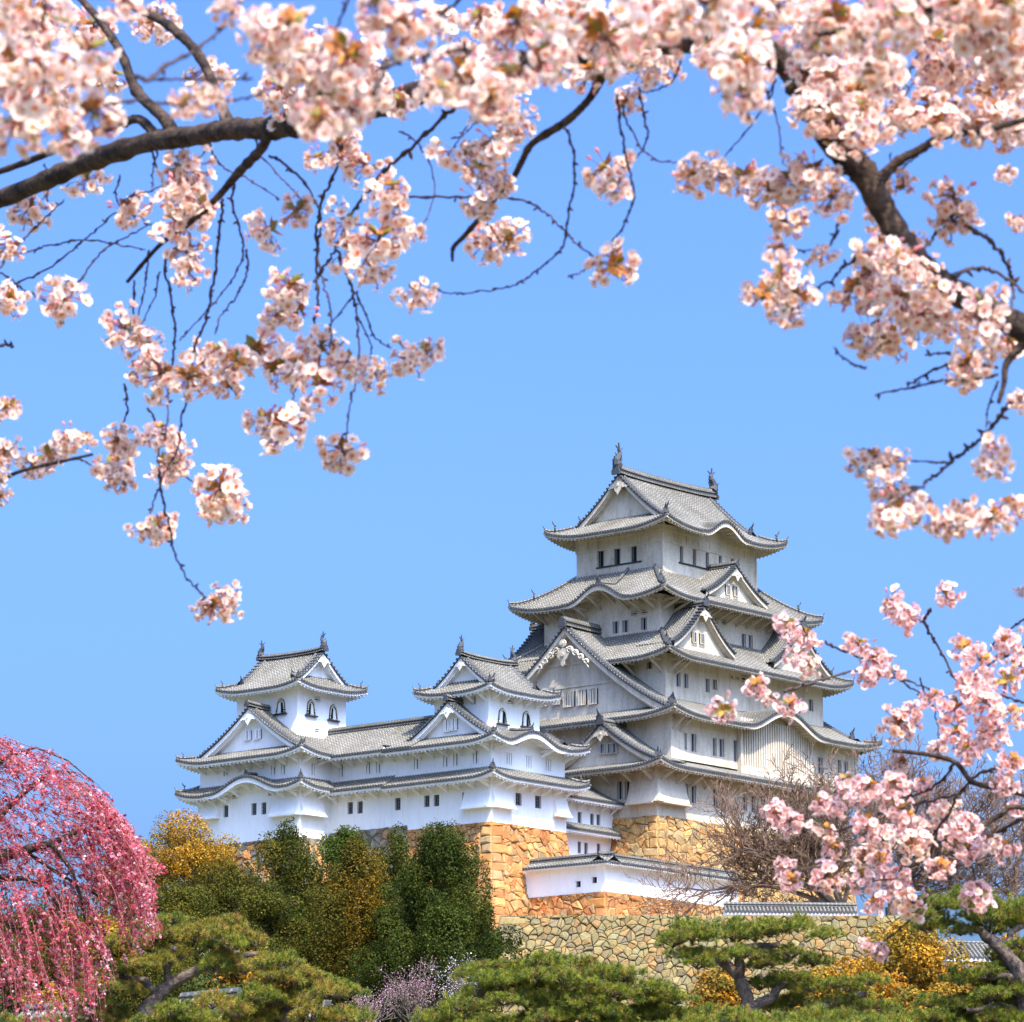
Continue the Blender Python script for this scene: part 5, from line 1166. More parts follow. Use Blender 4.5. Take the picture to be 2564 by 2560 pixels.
pine('dark green pine at the right edge with stepped horizontal pads', 48, [(2400, 2258, 230, 80), (2510, 2255, 190, 90), (2450, 2250, 160, 60), (2560, 2380, 160, 100), (2460, 2440, 220, 80), (2320, 2290, 60, 50), (2560, 2290, 120, 100), (2520, 2405, 200, 100), (2480, 2480, 260, 90), (2380, 2500, 200, 90), (2540, 2540, 200, 70), (2330, 2540, 180, 60), (2420, 2556, 240, 50), (2230, 2556, 160, 40)],
     [[(2600, 2680, 50), (2580, 2560, 46), (2545, 2420, 38), (2500, 2370, 32), (2455, 2330, 22), (2400, 2320, 14)], [(2510, 2380, 20), (2530, 2335, 16), (2560, 2320, 12)], [(2580, 2540, 26), (2500, 2520, 22), (2420, 2530, 14)], [(2555, 2450, 22), (2500, 2445, 16), (2450, 2450, 10)]], 76)
pine('strip of pine tops along the very bottom right of centre', 40, [(1900, 2552, 260, 50), (2060, 2548, 240, 50), (1780, 2562, 200, 40), (2180, 2565, 200, 40)], [[(2000, 2690, 30), (1990, 2600, 24), (1960, 2580, 16)]], 77)
pine('dark low pine between the two left pines at the bottom edge', 47, [(470, 2520, 180, 60), (420, 2556, 220, 40), (530, 2550, 200, 50), (90, 2568, 220, 30)], [[(480, 2690, 26), (480, 2610, 22), (475, 2570, 16)]], 78)

# ---------------- weeping cherry at the left ----------------
def weeping():
    Y = 42.0; rnd = random.Random(81); rng = np.random.default_rng(81); b = at(-160, 2560, Y); root = empty('weeping_cherry_tree', (b.x, Y, 0)); tag(root, 'deep pink weeping cherry tree with trailing strands filling the lower left corner', 'tree'); rt_ = Vector(root.location); ppm = F/Y
    sil = [(1820, -60), (1842, 20), (1870, 110), (1920, 195), (1985, 265), (2060, 312), (2120, 352), (2170, 400), (2250, 372), (2350, 390), (2430, 350), (2500, 290), (2600, 240)]
    def xr(y):
        for (a, c), (d, e) in zip(sil, sil[1:]):
            if a <= y <= d: return c+(e-c)*(y-a)/(d-a)
        return sil[0][1] if y < sil[0][0] else sil[-1][1]
    def ytop(x):
        for (a, c), (d, e) in zip(sil, sil[1:]):
            if c <= x <= e: return a+(d-a)*(x-c)/(e-c)
        return 1820 if x < -60 else 2170
    def W(x, y, d): return at(x, y, Y+d)-rt_
    lim = MB()
    limbs = [[(200, 2080, 8), (280, 2100, 6), (340, 2140, 4), (385, 2178, 3)], [(60, 2130, 12), (150, 2190, 8), (240, 2240, 6), (330, 2300, 4), (372, 2370, 3)], [(0, 1900, 12), (90, 1872, 6), (170, 1905, 4), (235, 1960, 3)], [(-160, 2700, 60), (-150, 2400, 56), (-100, 2200, 50), (0, 2145, 36), (60, 2130, 26), (130, 2112, 18), (200, 2080, 12), (270, 2072, 8), (330, 2085, 5)], [(-100, 2200, 40), (0, 2040, 22), (60, 1985, 14), (130, 1930, 8), (190, 1935, 5)], [(130, 2112, 14), (180, 2180, 10), (200, 2240, 8), (215, 2310, 7), (255, 2325, 5)], [(0, 2200, 20), (60, 2200, 12), (110, 2215, 9), (160, 2290, 6)], [(-60, 2280, 26), (0, 2300, 14), (60, 2340, 9), (100, 2420, 6)], [(-100, 2150, 30), (-20, 1930, 14), (40, 1880, 8)]]
    for lm in limbs:
        d = rnd.uniform(-.3, .3); lim.tube([W(x, y, d) for x, y, w in lm], [w/ppm/2 for x, y, w in lm], 7)
    lim.tube([Vector((0, 0, -.2)), Vector((0, 0, W(-150, 2640, 0).z))], [.3, .16], 8)
    link('trunk', lim.mesh('trunk', [M['bark']], smooth=True), root)
    tw = MB(); P = []
    for k in range(640):
        y1 = rnd.uniform(1900, 2620) if k % 5 else rnd.uniform(2060, 2380); x1 = -90+(xr(y1)+90+rnd.gauss(-16, 30))*(1-rnd.random()**1.35); dep = rnd.uniform(-1.1, 1.1)*.8
        if k % 5 == 0: x1 = xr(y1)+rnd.gauss(-8, 16)
        up_ = y1 < 2270; x0 = x1-(rnd.uniform(60, 230) if up_ else rnd.uniform(10, 120))*(1 if x1 > 60 else .5); y0 = max(ytop(x0)+rnd.uniform(0, 70), y1-(rnd.uniform(40, 190) if up_ else rnd.uniform(80, 320))); 
        if y0 > y1-30: continue
        mx, my = x0+(x1-x0)*.55, y0+(y1-y0)*(.32 if up_ else .15)-rnd.uniform(0, 16); my = max(my, ytop(mx)); pts = []
        n = 12; ph = rnd.uniform(0, 6)
        for i in range(n+1):
            t = i/n; x = (1-t)**2*x0+2*t*(1-t)*mx+t*t*x1; y = (1-t)**2*y0+2*t*(1-t)*my+t*t*y1; x = min(x, xr(y)+ph*4-8); pts.append(W(x+6*math.sin(t*8+ph), y+4*math.cos(t*11+ph*2), dep*(.4+.6*t)))
        r_ = rnd.uniform(.0032, .0062); tw.tube(pts, [r_*(1-.6*i/n) for i in range(n+1)], 3, cap=False)
        seg = sum((pts[i+1]-pts[i]).length for i in range(n)); m = int(seg*rnd.choice([36, 24, 42, 12])); cen = [rnd.random() for _ in range(5)]
        for j in range(m):
            t = (rnd.random()**.8 if rnd.random() < .35 else min(.999, max(0, rnd.choice(cen)+rnd.gauss(0, .035))))*n; i = min(n-1, int(t)); q = pts[i].lerp(pts[i+1], t-i)+Vector((rnd.gauss(0, .016), rnd.gauss(0, .016), rnd.gauss(0, .016)-.015)); P.append(q)
    link('branches', tw.mesh('branches', [M['redtwig']]), root)
    P = np.array([tuple(p) for p in P]); n = len(P); sz = rng.choice([.007, .010, .0145, .021], n, p=[.3, .33, .25, .12]); Vv = []; Cc = []
    pal = np.array([(.66, .13, .17), (.82, .32, .38), (.46, .06, .08), (.92, .58, .60), (.58, .10, .12), (.30, .05, .05)])
    col = pal[rng.choice(6, n, p=[.26, .18, .19, .11, .14, .12])]
    for k in range(4):
        N = rng.normal(size=(n, 3)); Q = P+rng.normal(size=(n, 3))*sz[:, None]*.6; r = rng.normal(size=(n, 3)); N /= np.linalg.norm(N, axis=1, keepdims=True); T = np.cross(N, r); T /= np.linalg.norm(T, axis=1, keepdims=True); B = np.cross(N, T); s = sz[:, None]
        Vv.append(np.stack([Q-T*s*.75, Q-B*s, Q+T*s*.75, Q+B*s], 1).reshape(-1, 3)); Cc.append(col*rng.uniform(.85, 1.15, (n, 1)))
    link('blossom', npmesh('blossom', np.concatenate(Vv), 4, np.clip(np.concatenate(Cc), 0, 1), M['petal']), root)
weeping()

YD = lambda px: 0.0
# ---------------- flowering cherry boughs close to the camera ----------------
def flower(mb, c, n, s, rnd, open_=1.0, tint=0):
    """five notched petals around axis n, orange-red eye"""
    n = n.normalized(); x = n.orthogonal().normalized(); x = Matrix.Rotation(rnd.uniform(0, 6.28), 3, n) @ x; y = n.cross(x)
    wht = rnd.uniform(0, 1); outer = (.99, .74+.17*wht-.13*tint, .60+.22*wht-.04*tint); inner = (.95, .46-.08*tint, .32)
    for k in range(5):
        a = 6.2832*k/5+rnd.uniform(-.07, .07); u = x*math.cos(a)+y*math.sin(a); v = n.cross(u); cup = rnd.uniform(.15, .55)*open_+(1-open_)*1.6; L = s*.5*rnd.uniform(.92, 1.06)
        def P(r_, w, h): return c+u*(L*r_*math.cos(cup*r_*.7))+v*(L*w)+n*(L*(h+r_*math.sin(cup*r_*.7)))
        vs = [P(.1, 0, 0), P(.52, .44, .04), P(.92, .36, .02), P(.87, 0, -.02), P(.92, -.36, .02), P(.52, -.44, .04), P(.5, 0, -.04)]
        i0 = len(mb.v); mb.add(vs, [(0, 1, 6), (1, 2, 3, 6), (6, 3, 4, 5), (0, 6, 5)], 0, None, outer)
        mb.c[i0] = inner; mb.c[i0+6] = tuple((a_+b_)/2 for a_, b_ in zip(inner, outer))
    e = rnd.choice([(.70, .16, .04), (.62, .07, .05), (.80, .30, .06)]); r_ = s*.125
    mb.add([c+n*s*.05+x*(r_*math.cos(t))+y*(r_*math.sin(t)) for t in (0, 1.05, 2.09, 3.14, 4.19, 5.24)], [(0, 1, 2, 3, 4, 5)], 0, None, e)
    for k in range(5):
        a = rnd.uniform(0, 6.28); d = (n*.8+(x*math.cos(a)+y*math.sin(a))*.6)*s*.2; w = n.cross(d).normalized()*s*.012; mb.add([c-w, c+w, c+d+w*2, c+d-w*2], [(0, 1, 2, 3)], 0, None, (.95, .70, .35))
def cluster(seed, kind='hang', nf=24, tint=0):
    rnd = random.Random(seed); fl, gr = MB(), MB(); R_ = .05
    for i in range(nf):
        z = -1+2*(i+.5)/nf if kind == 'ball' else -1+1.22*(i+.5)/nf
        a = 2.39996*i+rnd.uniform(-.35, .35); q = math.sqrt(max(0, 1-z*z)); d = Vector((q*math.cos(a), q*math.sin(a), z*(.85 if kind == 'ball' else .8))); d = (d+Vector((rnd.gauss(0, .22), rnd.gauss(0, .22), rnd.gauss(0, .22)))).normalized()
        r_ = R_*rnd.uniform(.68, 1.32); p = d*r_; n = (d+Vector((rnd.gauss(0, .5), rnd.gauss(0, .5), rnd.gauss(0, .5)))).normalized()
        sz_ = .038*rnd.uniform(.88, 1.1); op = 1 if rnd.random() > .1 else .25
        flower(fl, p, n, sz_, rnd, op, tint)
        b = p-n*.001; m = p*.5+Vector((0, 0, .004)); gr.tube([d*.006, m, b-n*.010, b], [.0010, .0010, .0020, .0030], 4, 0, (.42, .12, .08) if rnd.random() < .7 else (.30, .25, .07))
        if rnd.random() < .07:      # bud
            e = (d+Vector((rnd.gauss(0, .5), rnd.gauss(0, .5), rnd.gauss(0, .5)))).normalized()*R_*1.25; fl.tube([e*.8, e*.9, e*1.0, e*1.06], [.002, .0048, .0042, .001], 6, 0, (.88, .42, .42)); gr.tube([d*.01, e*.8], [.0007, .0009], 4, 0, (.42, .12, .08))
    for k in range(17):      # bronze young leaves and bud scales at the spur
        a = rnd.uniform(0, 6.28); u = Vector((math.cos(a), math.sin(a), rnd.uniform(.0, 1.0))).normalized(); v = u.cross(Vector((0, 0, 1))).normalized(); L = rnd.uniform(.016, .040); w = L*.26; c = rnd.choice([(.45, .15, .03), (.55, .24, .03), (.26, .22, .03), (.30, .10, .03), (.65, .25, .04), (.20, .18, .03)])
        b = u*.004+Vector((0, 0, .004)); gr.add([b, b+u*L*.5+v*w+Vector((0, 0, .002)), b+u*L, b+u*L*.5-v*w+Vector((0, 0, .002))], [(0, 1, 2, 3)], 0, None, c)
    gr.tube([Vector((0, 0, -.008)), Vector((0, 0, .012))], [.004, .0035], 6, 0, (.12, .07, .04))
    return fl, gr
VAR = []
for i in range(12):
    kind = 'ball' if i % 3 == 2 else 'hang'; fl, gr = cluster(300+i, kind, 32 if kind == 'ball' else 26-2*(i % 4), tint=(0 if i < 6 else .75)); VAR.append((fl.mesh('blossom_cluster', [M['petal']]), gr.mesh('young_leaves', [M['sprig']]), fl, gr))
def merge(items, which):
    mb = MB()
    for (vi, mt) in items:
        s = VAR[vi][which]; n = len(mb.v); mb.v += [tuple(mt @ Vector(v)) for v in s.v]; mb.uv += s.uv; mb.c += s.c
        for f in s.f: mb.f.append(tuple(i+n for i in f)); mb.m.append(0)
    return mb
def fxy(p): return (p[0]*1.3271, p[1]*1.3271)
def cherry(label, Y, foot, limbs, twigs, clusters, seed, pink=False, jit=.35, group=None, roundness=1.0):
    """limbs/twigs in source px with px widths; clusters (x, y, w) in 1932-px units"""
    rnd = random.Random(seed); root = empty('cherry_tree', foot); tag(root, label, 'tree', group); rt_ = Vector(foot); ppm = F/Y
    mb = MB()
    for lm in limbs:
        P = [(at(x[0], x[1], Y+YD(x[0])), x[2]*(Y+YD(x[0]))/F/2) for x in lm]
        Q, Rq = [], []
        for i in range(len(P)-1):
            p_, q_ = P[i][0], P[i+1][0]; pm_ = P[max(0, i-1)][0]; qn = P[min(len(P)-1, i+2)][0]
            for j in range(9):
                t = j/9; t2, t3 = t*t, t*t*t; c = .5*((2*p_)+(q_-pm_)*t+(2*pm_-5*p_+4*q_-qn)*t2+(3*p_-pm_-3*q_+qn)*t3)
                Q.append(c-rt_); Rq.append((P[i][1]+(P[i+1][1]-P[i][1])*t)*rnd.uniform(.86, 1.02)*(1.18 if rnd.random() < .12 else 1))
        Q.append(P[-1][0]-rt_); Rq.append(P[-1][1]); mb.tube(Q, Rq, 12)
    return root, mb, rnd, rt_, ppm
def twig(root, rt_, ppm, Y, pts, w, rnd, dz=0):
    P = []; n = len(pts); base = rnd.uniform(-.12, .12)
    for i in range(n-1):
        (x0, y0), (x1, y1) = pts[i], pts[i+1]; (xm, ym) = pts[max(0, i-1)]; (xn, yn) = pts[min(n-1, i+2)]
        for j in range(4):
            t = j/4; f = lambda a, b, c, d: .5*(2*b+(c-a)*t+(2*a-5*b+4*c-d)*t*t+(3*b-a-3*c+d)*t**3)
            P.append(at(f(xm, x0, x1, xn)+rnd.gauss(0, 1.6), f(ym, y0, y1, yn)+rnd.gauss(0, 1.6), Y+YD(x0+(x1-x0)*t)+base+.25*math.sin((i+t)/n*3))-rt_)
    P.append(at(*pts[-1], Y+YD(pts[-1][0])+base)-rt_); m = len(P); mb = MB(); r0 = w*(Y+YD(pts[0][0]))/F/2
    NP = []; NR = []
    for i in range(m-1):      # swollen bud scars along the twig
        for j in range(3): t = j/3; NP.append(P[i].lerp(P[i+1], t)+Vector((rnd.gauss(0, r0*.35), 0, rnd.gauss(0, r0*.35)))); NR.append(r0*(1-.45*(i+t)/m)*(1.55 if j == 1 and i % 2 else rnd.uniform(.82, 1.0)))
    NP.append(P[-1]); NR.append(r0*.5); mb.tube(NP, NR, 6)
    for i in range(3, m-1, 4):
        d = Vector((rnd.gauss(0, 1), rnd.gauss(0, 1), rnd.gauss(0, 1))).normalized()*r0*4; mb.tube([P[i], P[i]+d*.6, P[i]+d], [r0*.8, r0*.9, r0*.3], 4)
    link('twig', mb.mesh('twig', [M['twig']], smooth=True), root)
def put_clusters(root, rt_, Y, cl, rnd, pink, jit):
    its = []
    for c in cl:
        x, y, w = c[:3]; px, py = fxy((x, y)); Yc = Y+YD(px)+rnd.uniform(-jit, jit); s = w*1.3271*Yc/F/.118; k = max(1, round(s*s*1.0)) if s > 1.25 else 1
        for q in range(k):
            s1 = (s if k == 1 else rnd.uniform(.92, 1.12)); sp = 0 if k == 1 else w*.36
            p = at(px+rnd.uniform(-1, 1)*sp, py+rnd.uniform(-1, 1)*sp, Yc+rnd.uniform(-.05, .05))-rt_; p.z += .012*s1
            vi = rnd.randrange(6)+(6 if pink and rnd.random() < .8 else 0); its.append((w, vi, p, s1, (rnd.gauss(.35, .55), rnd.gauss(0, .5), rnd.gauss(0, .5) if rnd.random() < .5 else rnd.uniform(0, 6.28))))
    its.sort(key=lambda t: -t[3]); rest = []
    for i, (w, vi, p, s, e) in enumerate(its):
        if i < 100:
            o = link('blossom_cluster', VAR[vi][0], root, p); o.rotation_euler = e; o.scale = (s, s, s); link('young_leaves', VAR[vi][1], o)
        else:
            from mathutils import Euler
            rest.append((vi, Matrix.Translation(p) @ Euler(e).to_matrix().to_4x4() @ Matrix.Scale(s, 4)))
    if rest:
        o = link('blossom_cluster', merge(rest, 2).mesh('blossom_cluster', [M['petal']]), root); o['kind'] = 'stuff'; link('young_leaves', merge(rest, 3).mesh('young_leaves', [M['sprig']]), o)
    return len(its)
# main arching bough (M): limb comes up from a trunk outside the frame at the right, arches over and runs out left
YM = 6.9
YD = lambda px: max(-.2, min(2.4, 2.4*(1700-px)/1700))
limbM = [(2990, 1500, 110), (2900, 1150, 95), (2760, 960, 86), (2564, 825, 76), (2460, 770, 72), (2350, 700, 70), (2270, 620, 70), (2215, 530, 74), (2160, 430, 80), (2100, 370, 82), (2030, 262, 78), (1965, 160, 74), (1860, 112, 72), (1693, 105, 70), (1560, 117, 68), (1413, 140, 68), (1300, 165, 67), (1150, 205, 66), (997, 248, 66), (860, 290, 64), (740, 315, 64), (650, 322, 60), (569, 325, 58), (490, 340, 57), (427, 348, 58), (370, 357, 57), (228, 402, 55), (114, 452, 52), (0, 500, 50), (-150, 560, 44)]
limbs = [limbM,
 [(440, 345, 44), (410, 296, 34), (342, 228, 30), (302, 131, 26), (245, 46, 22), (194, -10, 18)],
 [(575, 322, 40), (540, 225, 30), (495, 135, 28), (425, 66, 26), (345, 22, 24), (270, -15, 20)],
 [(398, 350, 30), (350, 300, 26), (300, 312, 24), (228, 336, 22), (114, 387, 20), (0, 430, 18), (-60, 450, 16)],
 [(672, 330, 34), (655, 372, 28), (600, 430, 24), (547, 492, 20), (501, 535, 18), (455, 575, 15), (399, 615, 13), (319, 706, 10)],
 [(1540, 120, 40), (1500, 205, 26), (1479, 243, 22), (1451, 275, 21), (1413, 308, 24), (1334, 359, 19), (1306, 406, 18), (1283, 448, 17), (1227, 513, 14), (1194, 555, 15), (1161, 593, 14), (1135, 621, 12), (1133, 655, 7)],
 [(2195, 460, 44), (2247, 406, 26), (2308, 373, 24), (2364, 341, 22), (2481, 322, 19), (2600, 290, 16)],
 [(2590, 838, 40), (2556, 868, 26), (2520, 912, 19), (2514, 960, 15), (2500, 1010, 11)],
 [(2160, 415, 44), (2110, 425, 36), (2065, 440, 26), (2010, 448, 14)]]
rootM, mbM, rnd, rtM, ppm = cherry('big cherry tree whose thick dark bough arches across the top and down the right', YM, (2.2, 7.7, 0), limbs, None, None, 91)
mbM.tube([Vector((0, 0, -.2)), Vector((.05, 0, 1.2)), Vector((-.1, 0, 2.2)), Vector((-.5, -.05, 2.9)), at(2990, 1500, YM+YD(2990))-rtM], [.22, .16, .13, .09, 110*YM/F/2], 12)
link('trunk', mbM.mesh('trunk', [M['bark']], smooth=True), rootM)
TW = [
 ([(421, 632), (416, 689), (436, 797), (436, 871), (425, 960), (421, 1025), (413, 1100)], 9), ([(336, 706), (336, 809), (345, 830), (350, 870)], 7), ([(370, 626), (364, 712), (342, 815)], 7), ([(399, 683), (387, 740), (353, 815)], 6),
 ([(587, 456), (581, 512), (598, 570), (609, 615), (604, 660), (569, 718), (524, 769), (450, 854)], 8), ([(558, 495), (552, 570), (541, 644), (527, 757), (512, 809), (484, 888), (473, 968), (456, 1042), (450, 1110), (427, 1156), (399, 1213), (376, 1287)], 9),
 ([(399, 1178), (404, 1241), (421, 1298), (433, 1372), (456, 1429), (501, 1480), (515, 1497)], 8), ([(615, 626), (618, 683), (592, 740), (558, 786), (538, 837)], 7),
 ([(672, 387), (740, 433), (797, 518), (803, 569), (794, 644), (814, 718), (831, 797), (826, 871)], 9), ([(860, 364), (843, 421), (803, 512), (792, 615), (797, 740), (786, 809), (769, 900), (735, 985), (729, 1030)], 11),
 ([(1160, 250), (1100, 308), (997, 399), (911, 490), (866, 569), (843, 626), (786, 706)], 14), ([(843, 626), (871, 695), (883, 735), (888, 774), (900, 860), (890, 960), (876, 1010), (866, 1105)], 9), ([(888, 735), (840, 800), (790, 860)], 6), ([(893, 730), (920, 800), (940, 845), (979, 872)], 7), ([(893, 790), (925, 850), (931, 905)], 6),
 ([(1413, 317), (1432, 364), (1439, 420), (1437, 467), (1423, 537), (1413, 602), (1385, 644), (1334, 686), (1287, 714), (1227, 728), (1133, 735), (1096, 726)], 8), ([(1000, 494), (1026, 492), (1180, 496), (1301, 499), (1357, 527), (1395, 560), (1423, 588), (1460, 625), (1502, 658)], 8),
 ([(1710, 110), (1703, 155), (1684, 201), (1647, 224), (1600, 231)], 8), ([(1600, 220), (1614, 303), (1619, 355), (1577, 411), (1553, 434)], 8), ([(1545, 240), (1553, 303), (1567, 397), (1586, 467), (1581, 518), (1563, 560), (1530, 611), (1493, 653), (1455, 681), (1423, 695)], 8), ([(1560, 260), (1567, 299), (1609, 373), (1651, 404), (1721, 404), (1760, 420)], 7),
 ([(1940, 200), (1911, 273), (1851, 350), (1799, 411)], 7), ([(1915, 215), (1925, 238), (1944, 289), (1956, 383)], 8), ([(2373, 40), (2317, 107), (2289, 163), (2257, 224), (2187, 299)], 8), ([(2390, 50), (2335, 120), (2300, 180), (2268, 240), (2200, 310)], 8), ([(2290, 60), (2268, 110), (2240, 150), (2262, 190), (2266, 240)], 6), ([(2245, 60), (2215, 110), (2180, 150)], 6),
 ([(2230, 440), (2231, 382)], 6), ([(2200, 450), (2250, 425), (2300, 390)], 8), ([(2429, 569), (2490, 616), (2527, 677), (2541, 723), (2527, 784)], 14), ([(2387, 691), (2434, 672), (2495, 681), (2564, 733)], 14), ([(2300, 650), (2330, 600), (2380, 560), (2429, 569)], 12), ([(2145, 644), (2107, 677), (2070, 709), (2019, 728)], 10), ([(2107, 546), (2084, 602), (2061, 625), (1991, 625)], 8), ([(2100, 580), (2060, 640), (2010, 662)], 7),
 ([(2495, 919), (2411, 907), (2369, 884), (2317, 889)], 11), ([(2411, 912), (2364, 917), (2308, 945), (2271, 961)], 10), ([(2359, 954), (2271, 973), (2191, 991)], 9), ([(2500, 940), (2430, 950), (2359, 954)], 8), ([(2168, 921), (2126, 907), (2089, 870)], 8),
 ([(2564, 977), (2527, 1010), (2499, 1052), (2453, 1099), (2411, 1131), (2373, 1164), (2331, 1201), (2285, 1229), (2224, 1267)], 13), ([(2373, 1157), (2320, 1156), (2243, 1157)], 7), ([(2499, 954), (2476, 1015), (2467, 1071)], 7), ([(2453, 1100), (2480, 1130), (2490, 1150)], 6), ([(2564, 1262), (2500, 1272), (2400, 1290)], 9),
 ([(640, 340), (650, 380), (700, 440), (755, 500)], 7), ([(1000, 330), (1040, 350), (1080, 420), (1085, 500), (1060, 560)], 6), ([(1130, 345), (1160, 340), (1200, 300)], 6), ([(1180, 290), (1150, 350), (1120, 390)], 6), ([(1220, 560), (1250, 600), (1270, 620)], 6), ([(310, 500), (395, 470), (470, 450)], 6), ([(118, 510), (118, 440), (110, 410)], 6),
 ([(23, 715), (114, 678), (216, 598), (279, 541), (340, 480)], 7), ([(40, 637), (114, 620), (200, 600), (290, 612), (364, 626)], 7), ([(194, 712), (245, 643), (308, 598), (380, 560)], 7), ([(-20, 670), (0, 683), (60, 725), (114, 757)], 7), ([(0, 670), (40, 620), (100, 560), (160, 500)], 7), ([(300, 440), (290, 490), (310, 530), (340, 540)], 6), ([(380, 380), (400, 440), (430, 500), (450, 540)], 7), ([(400, 370), (385, 420), (380, 470)], 6), ([(520, 345), (540, 400), (580, 430), (640, 460), (700, 500)], 7),
 ([(0, 867), (18, 864), (34, 868)], 9)]
for p, w in TW: twig(rootM, rtM, ppm, YM, p, w*.92, rnd)
CM = [(165, 345, 85), (350, 335, 105), (345, 375, 95), (245, 400, 85), (330, 425, 95), (375, 395, 90), (350, 480, 80), (355, 520, 70), (55, 405, 85), (15, 470, 70), (15, 575, 75), (120, 572, 95), (505, 445, 95), (560, 402, 75), (545, 545, 95), (560, 590, 90), (520, 600, 60), (232, 628, 90), (275, 665, 75), (305, 715, 105), (265, 700, 75), (355, 720, 95), (380, 690, 80), (410, 670, 80), (445, 690, 80), (485, 675, 110), (430, 735, 60), (530, 700, 85), (605, 665, 95), (600, 735, 100), (560, 700, 75), (655, 690, 75), (705, 712, 72), (775, 685, 80), (805, 668, 70), (535, 815, 118), (500, 800, 80), (645, 860, 90), (785, 560, 80), (715, 465, 120), (660, 480, 85), (650, 430, 90), (700, 515, 85), (735, 400, 100), (770, 440, 70), (740, 360, 70), (640, 285, 100), (690, 325, 90), (600, 305, 60), (870, 305, 105), (905, 320, 80), (940, 275, 95), (970, 240, 80), (945, 350, 60), (905, 385, 85), (920, 465, 85), (965, 450, 75), (1145, 330, 100), (1160, 360, 70), (1160, 510, 92), (1185, 195, 60),
 (1310, 340, 85), (1350, 335, 75), (1405, 345, 88), (1450, 365, 88), (1500, 350, 100), (1535, 330, 90), (1570, 380, 90), (1480, 425, 85), (1470, 480, 68), (1550, 485, 62), (1445, 560, 90), (1505, 565, 85), (1475, 525, 75), (1480, 595, 75), (1650, 245, 85), (1610, 270, 85), (1620, 180, 100), (1670, 150, 105), (1560, 240, 90), (1545, 200, 90), (1700, 215, 70), (1720, 225, 60), (1780, 165, 95), (1800, 215, 80), (1800, 380, 95), (1800, 425, 90), (1900, 328, 48), (1660, 480, 95), (1700, 500, 95), (1610, 555, 90), (1650, 560, 95), (1700, 570, 110), (1640, 640, 100), (1680, 650, 90), (1740, 600, 105), (1780, 615, 95), (1760, 560, 85), (1850, 610, 100), (1870, 580, 80), (1900, 650, 100), (1830, 690, 85), (1820, 715, 70), (1640, 520, 80), (1660, 410, 60), (1700, 350, 55), (1660, 430, 50), (1870, 215, 100), (1900, 180, 90), (1840, 250, 80), (1900, 260, 70), (1740, 520, 70), (1720, 460, 50),
 (1640, 872, 90), (1690, 872, 50), (1670, 895, 60), (1885, 865, 88), (1860, 880, 60), (1680, 940, 85), (1690, 975, 95), (1665, 985, 60), (1750, 970, 80), (1800, 985, 80), (1830, 965, 75), (1870, 985, 80), (1905, 960, 80), (1780, 1000, 60), (1925, 760, 45), (1928, 1118, 30), (1920, 420, 50)]
# the dense band behind the near blossoms
rb = random.Random(5)
for k in range(110):
    x = rb.uniform(0, 1932); yb = 240-70*abs((x-700)/1000)
    if 230 < x < 520 and rb.random() < .8: continue
    CM.append((x, rb.uniform(-20, max(60, yb if x < 1150 else 150)), rb.uniform(70, 95)))
for k in range(26): CM.append((rb.uniform(1500, 1932), rb.uniform(0, 250), rb.uniform(75, 95)))
put_clusters(rootM, rtM, YM, CM, rnd, False, .30)

# nearest bough (N): its big soft blossoms fill the top edge
YD = lambda px: 0.0
YN = 4.5
limbsN = [[(3700, 900, 120), (3300, 250, 100), (2800, -120, 80), (2317, 5, 64), (2250, 20, 40)], [(2800, -120, 70), (2200, -170, 60), (1500, -190, 52), (800, -170, 44), (100, -150, 30)], [(2396, 20, 34), (2317, 51, 32), (2177, 70, 29), (2080, 80, 26), (2009, 88, 22)]]
rootN, mbN, rnd, rtN, ppm = cherry('nearest cherry tree with large out of focus white blossoms along the top edge', YN, (2.0, 4.6, 0), limbsN, None, None, 92)
mbN.tube([Vector((0, 0, -.2)), Vector((.03, 0, 1.4)), Vector((-.1, 0, 2.2)), at(3700, 900, YN)-rtN], [.17, .13, .1, 120/ppm/2], 12)
link('trunk', mbN.mesh('trunk', [M['bark']], smooth=True), rootN)
for p, w in [([(364, 205), (430, 160), (512, 108), (569, 57), (615, -10)], 12), ([(265, 262), (340, 250), (430, 262), (512, 260), (600, 248), (655, 233)], 10), ([(340, 190), (370, 200), (500, 200), (632, 198)], 11), ([(960, 170), (1010, 150), (1080, 134), (1200, 127), (1330, 128), (1420, 130)], 15), ([(935, 240), (980, 140), (1060, 60), (1130, 20), (1160, -20)], 14), ([(880, -60), (860, 40), (800, 130)], 10), ([(1500, -60), (1480, 20), (1440, 60)], 9), ([(100, -60), (110, 40), (90, 110)], 9), ([(1870, -40), (1860, 40), (1850, 90)], 9), ([(2480, -40), (2490, 40), (2470, 90)], 9)]: twig(rootN, rtN, ppm, YN, p, w, rnd)
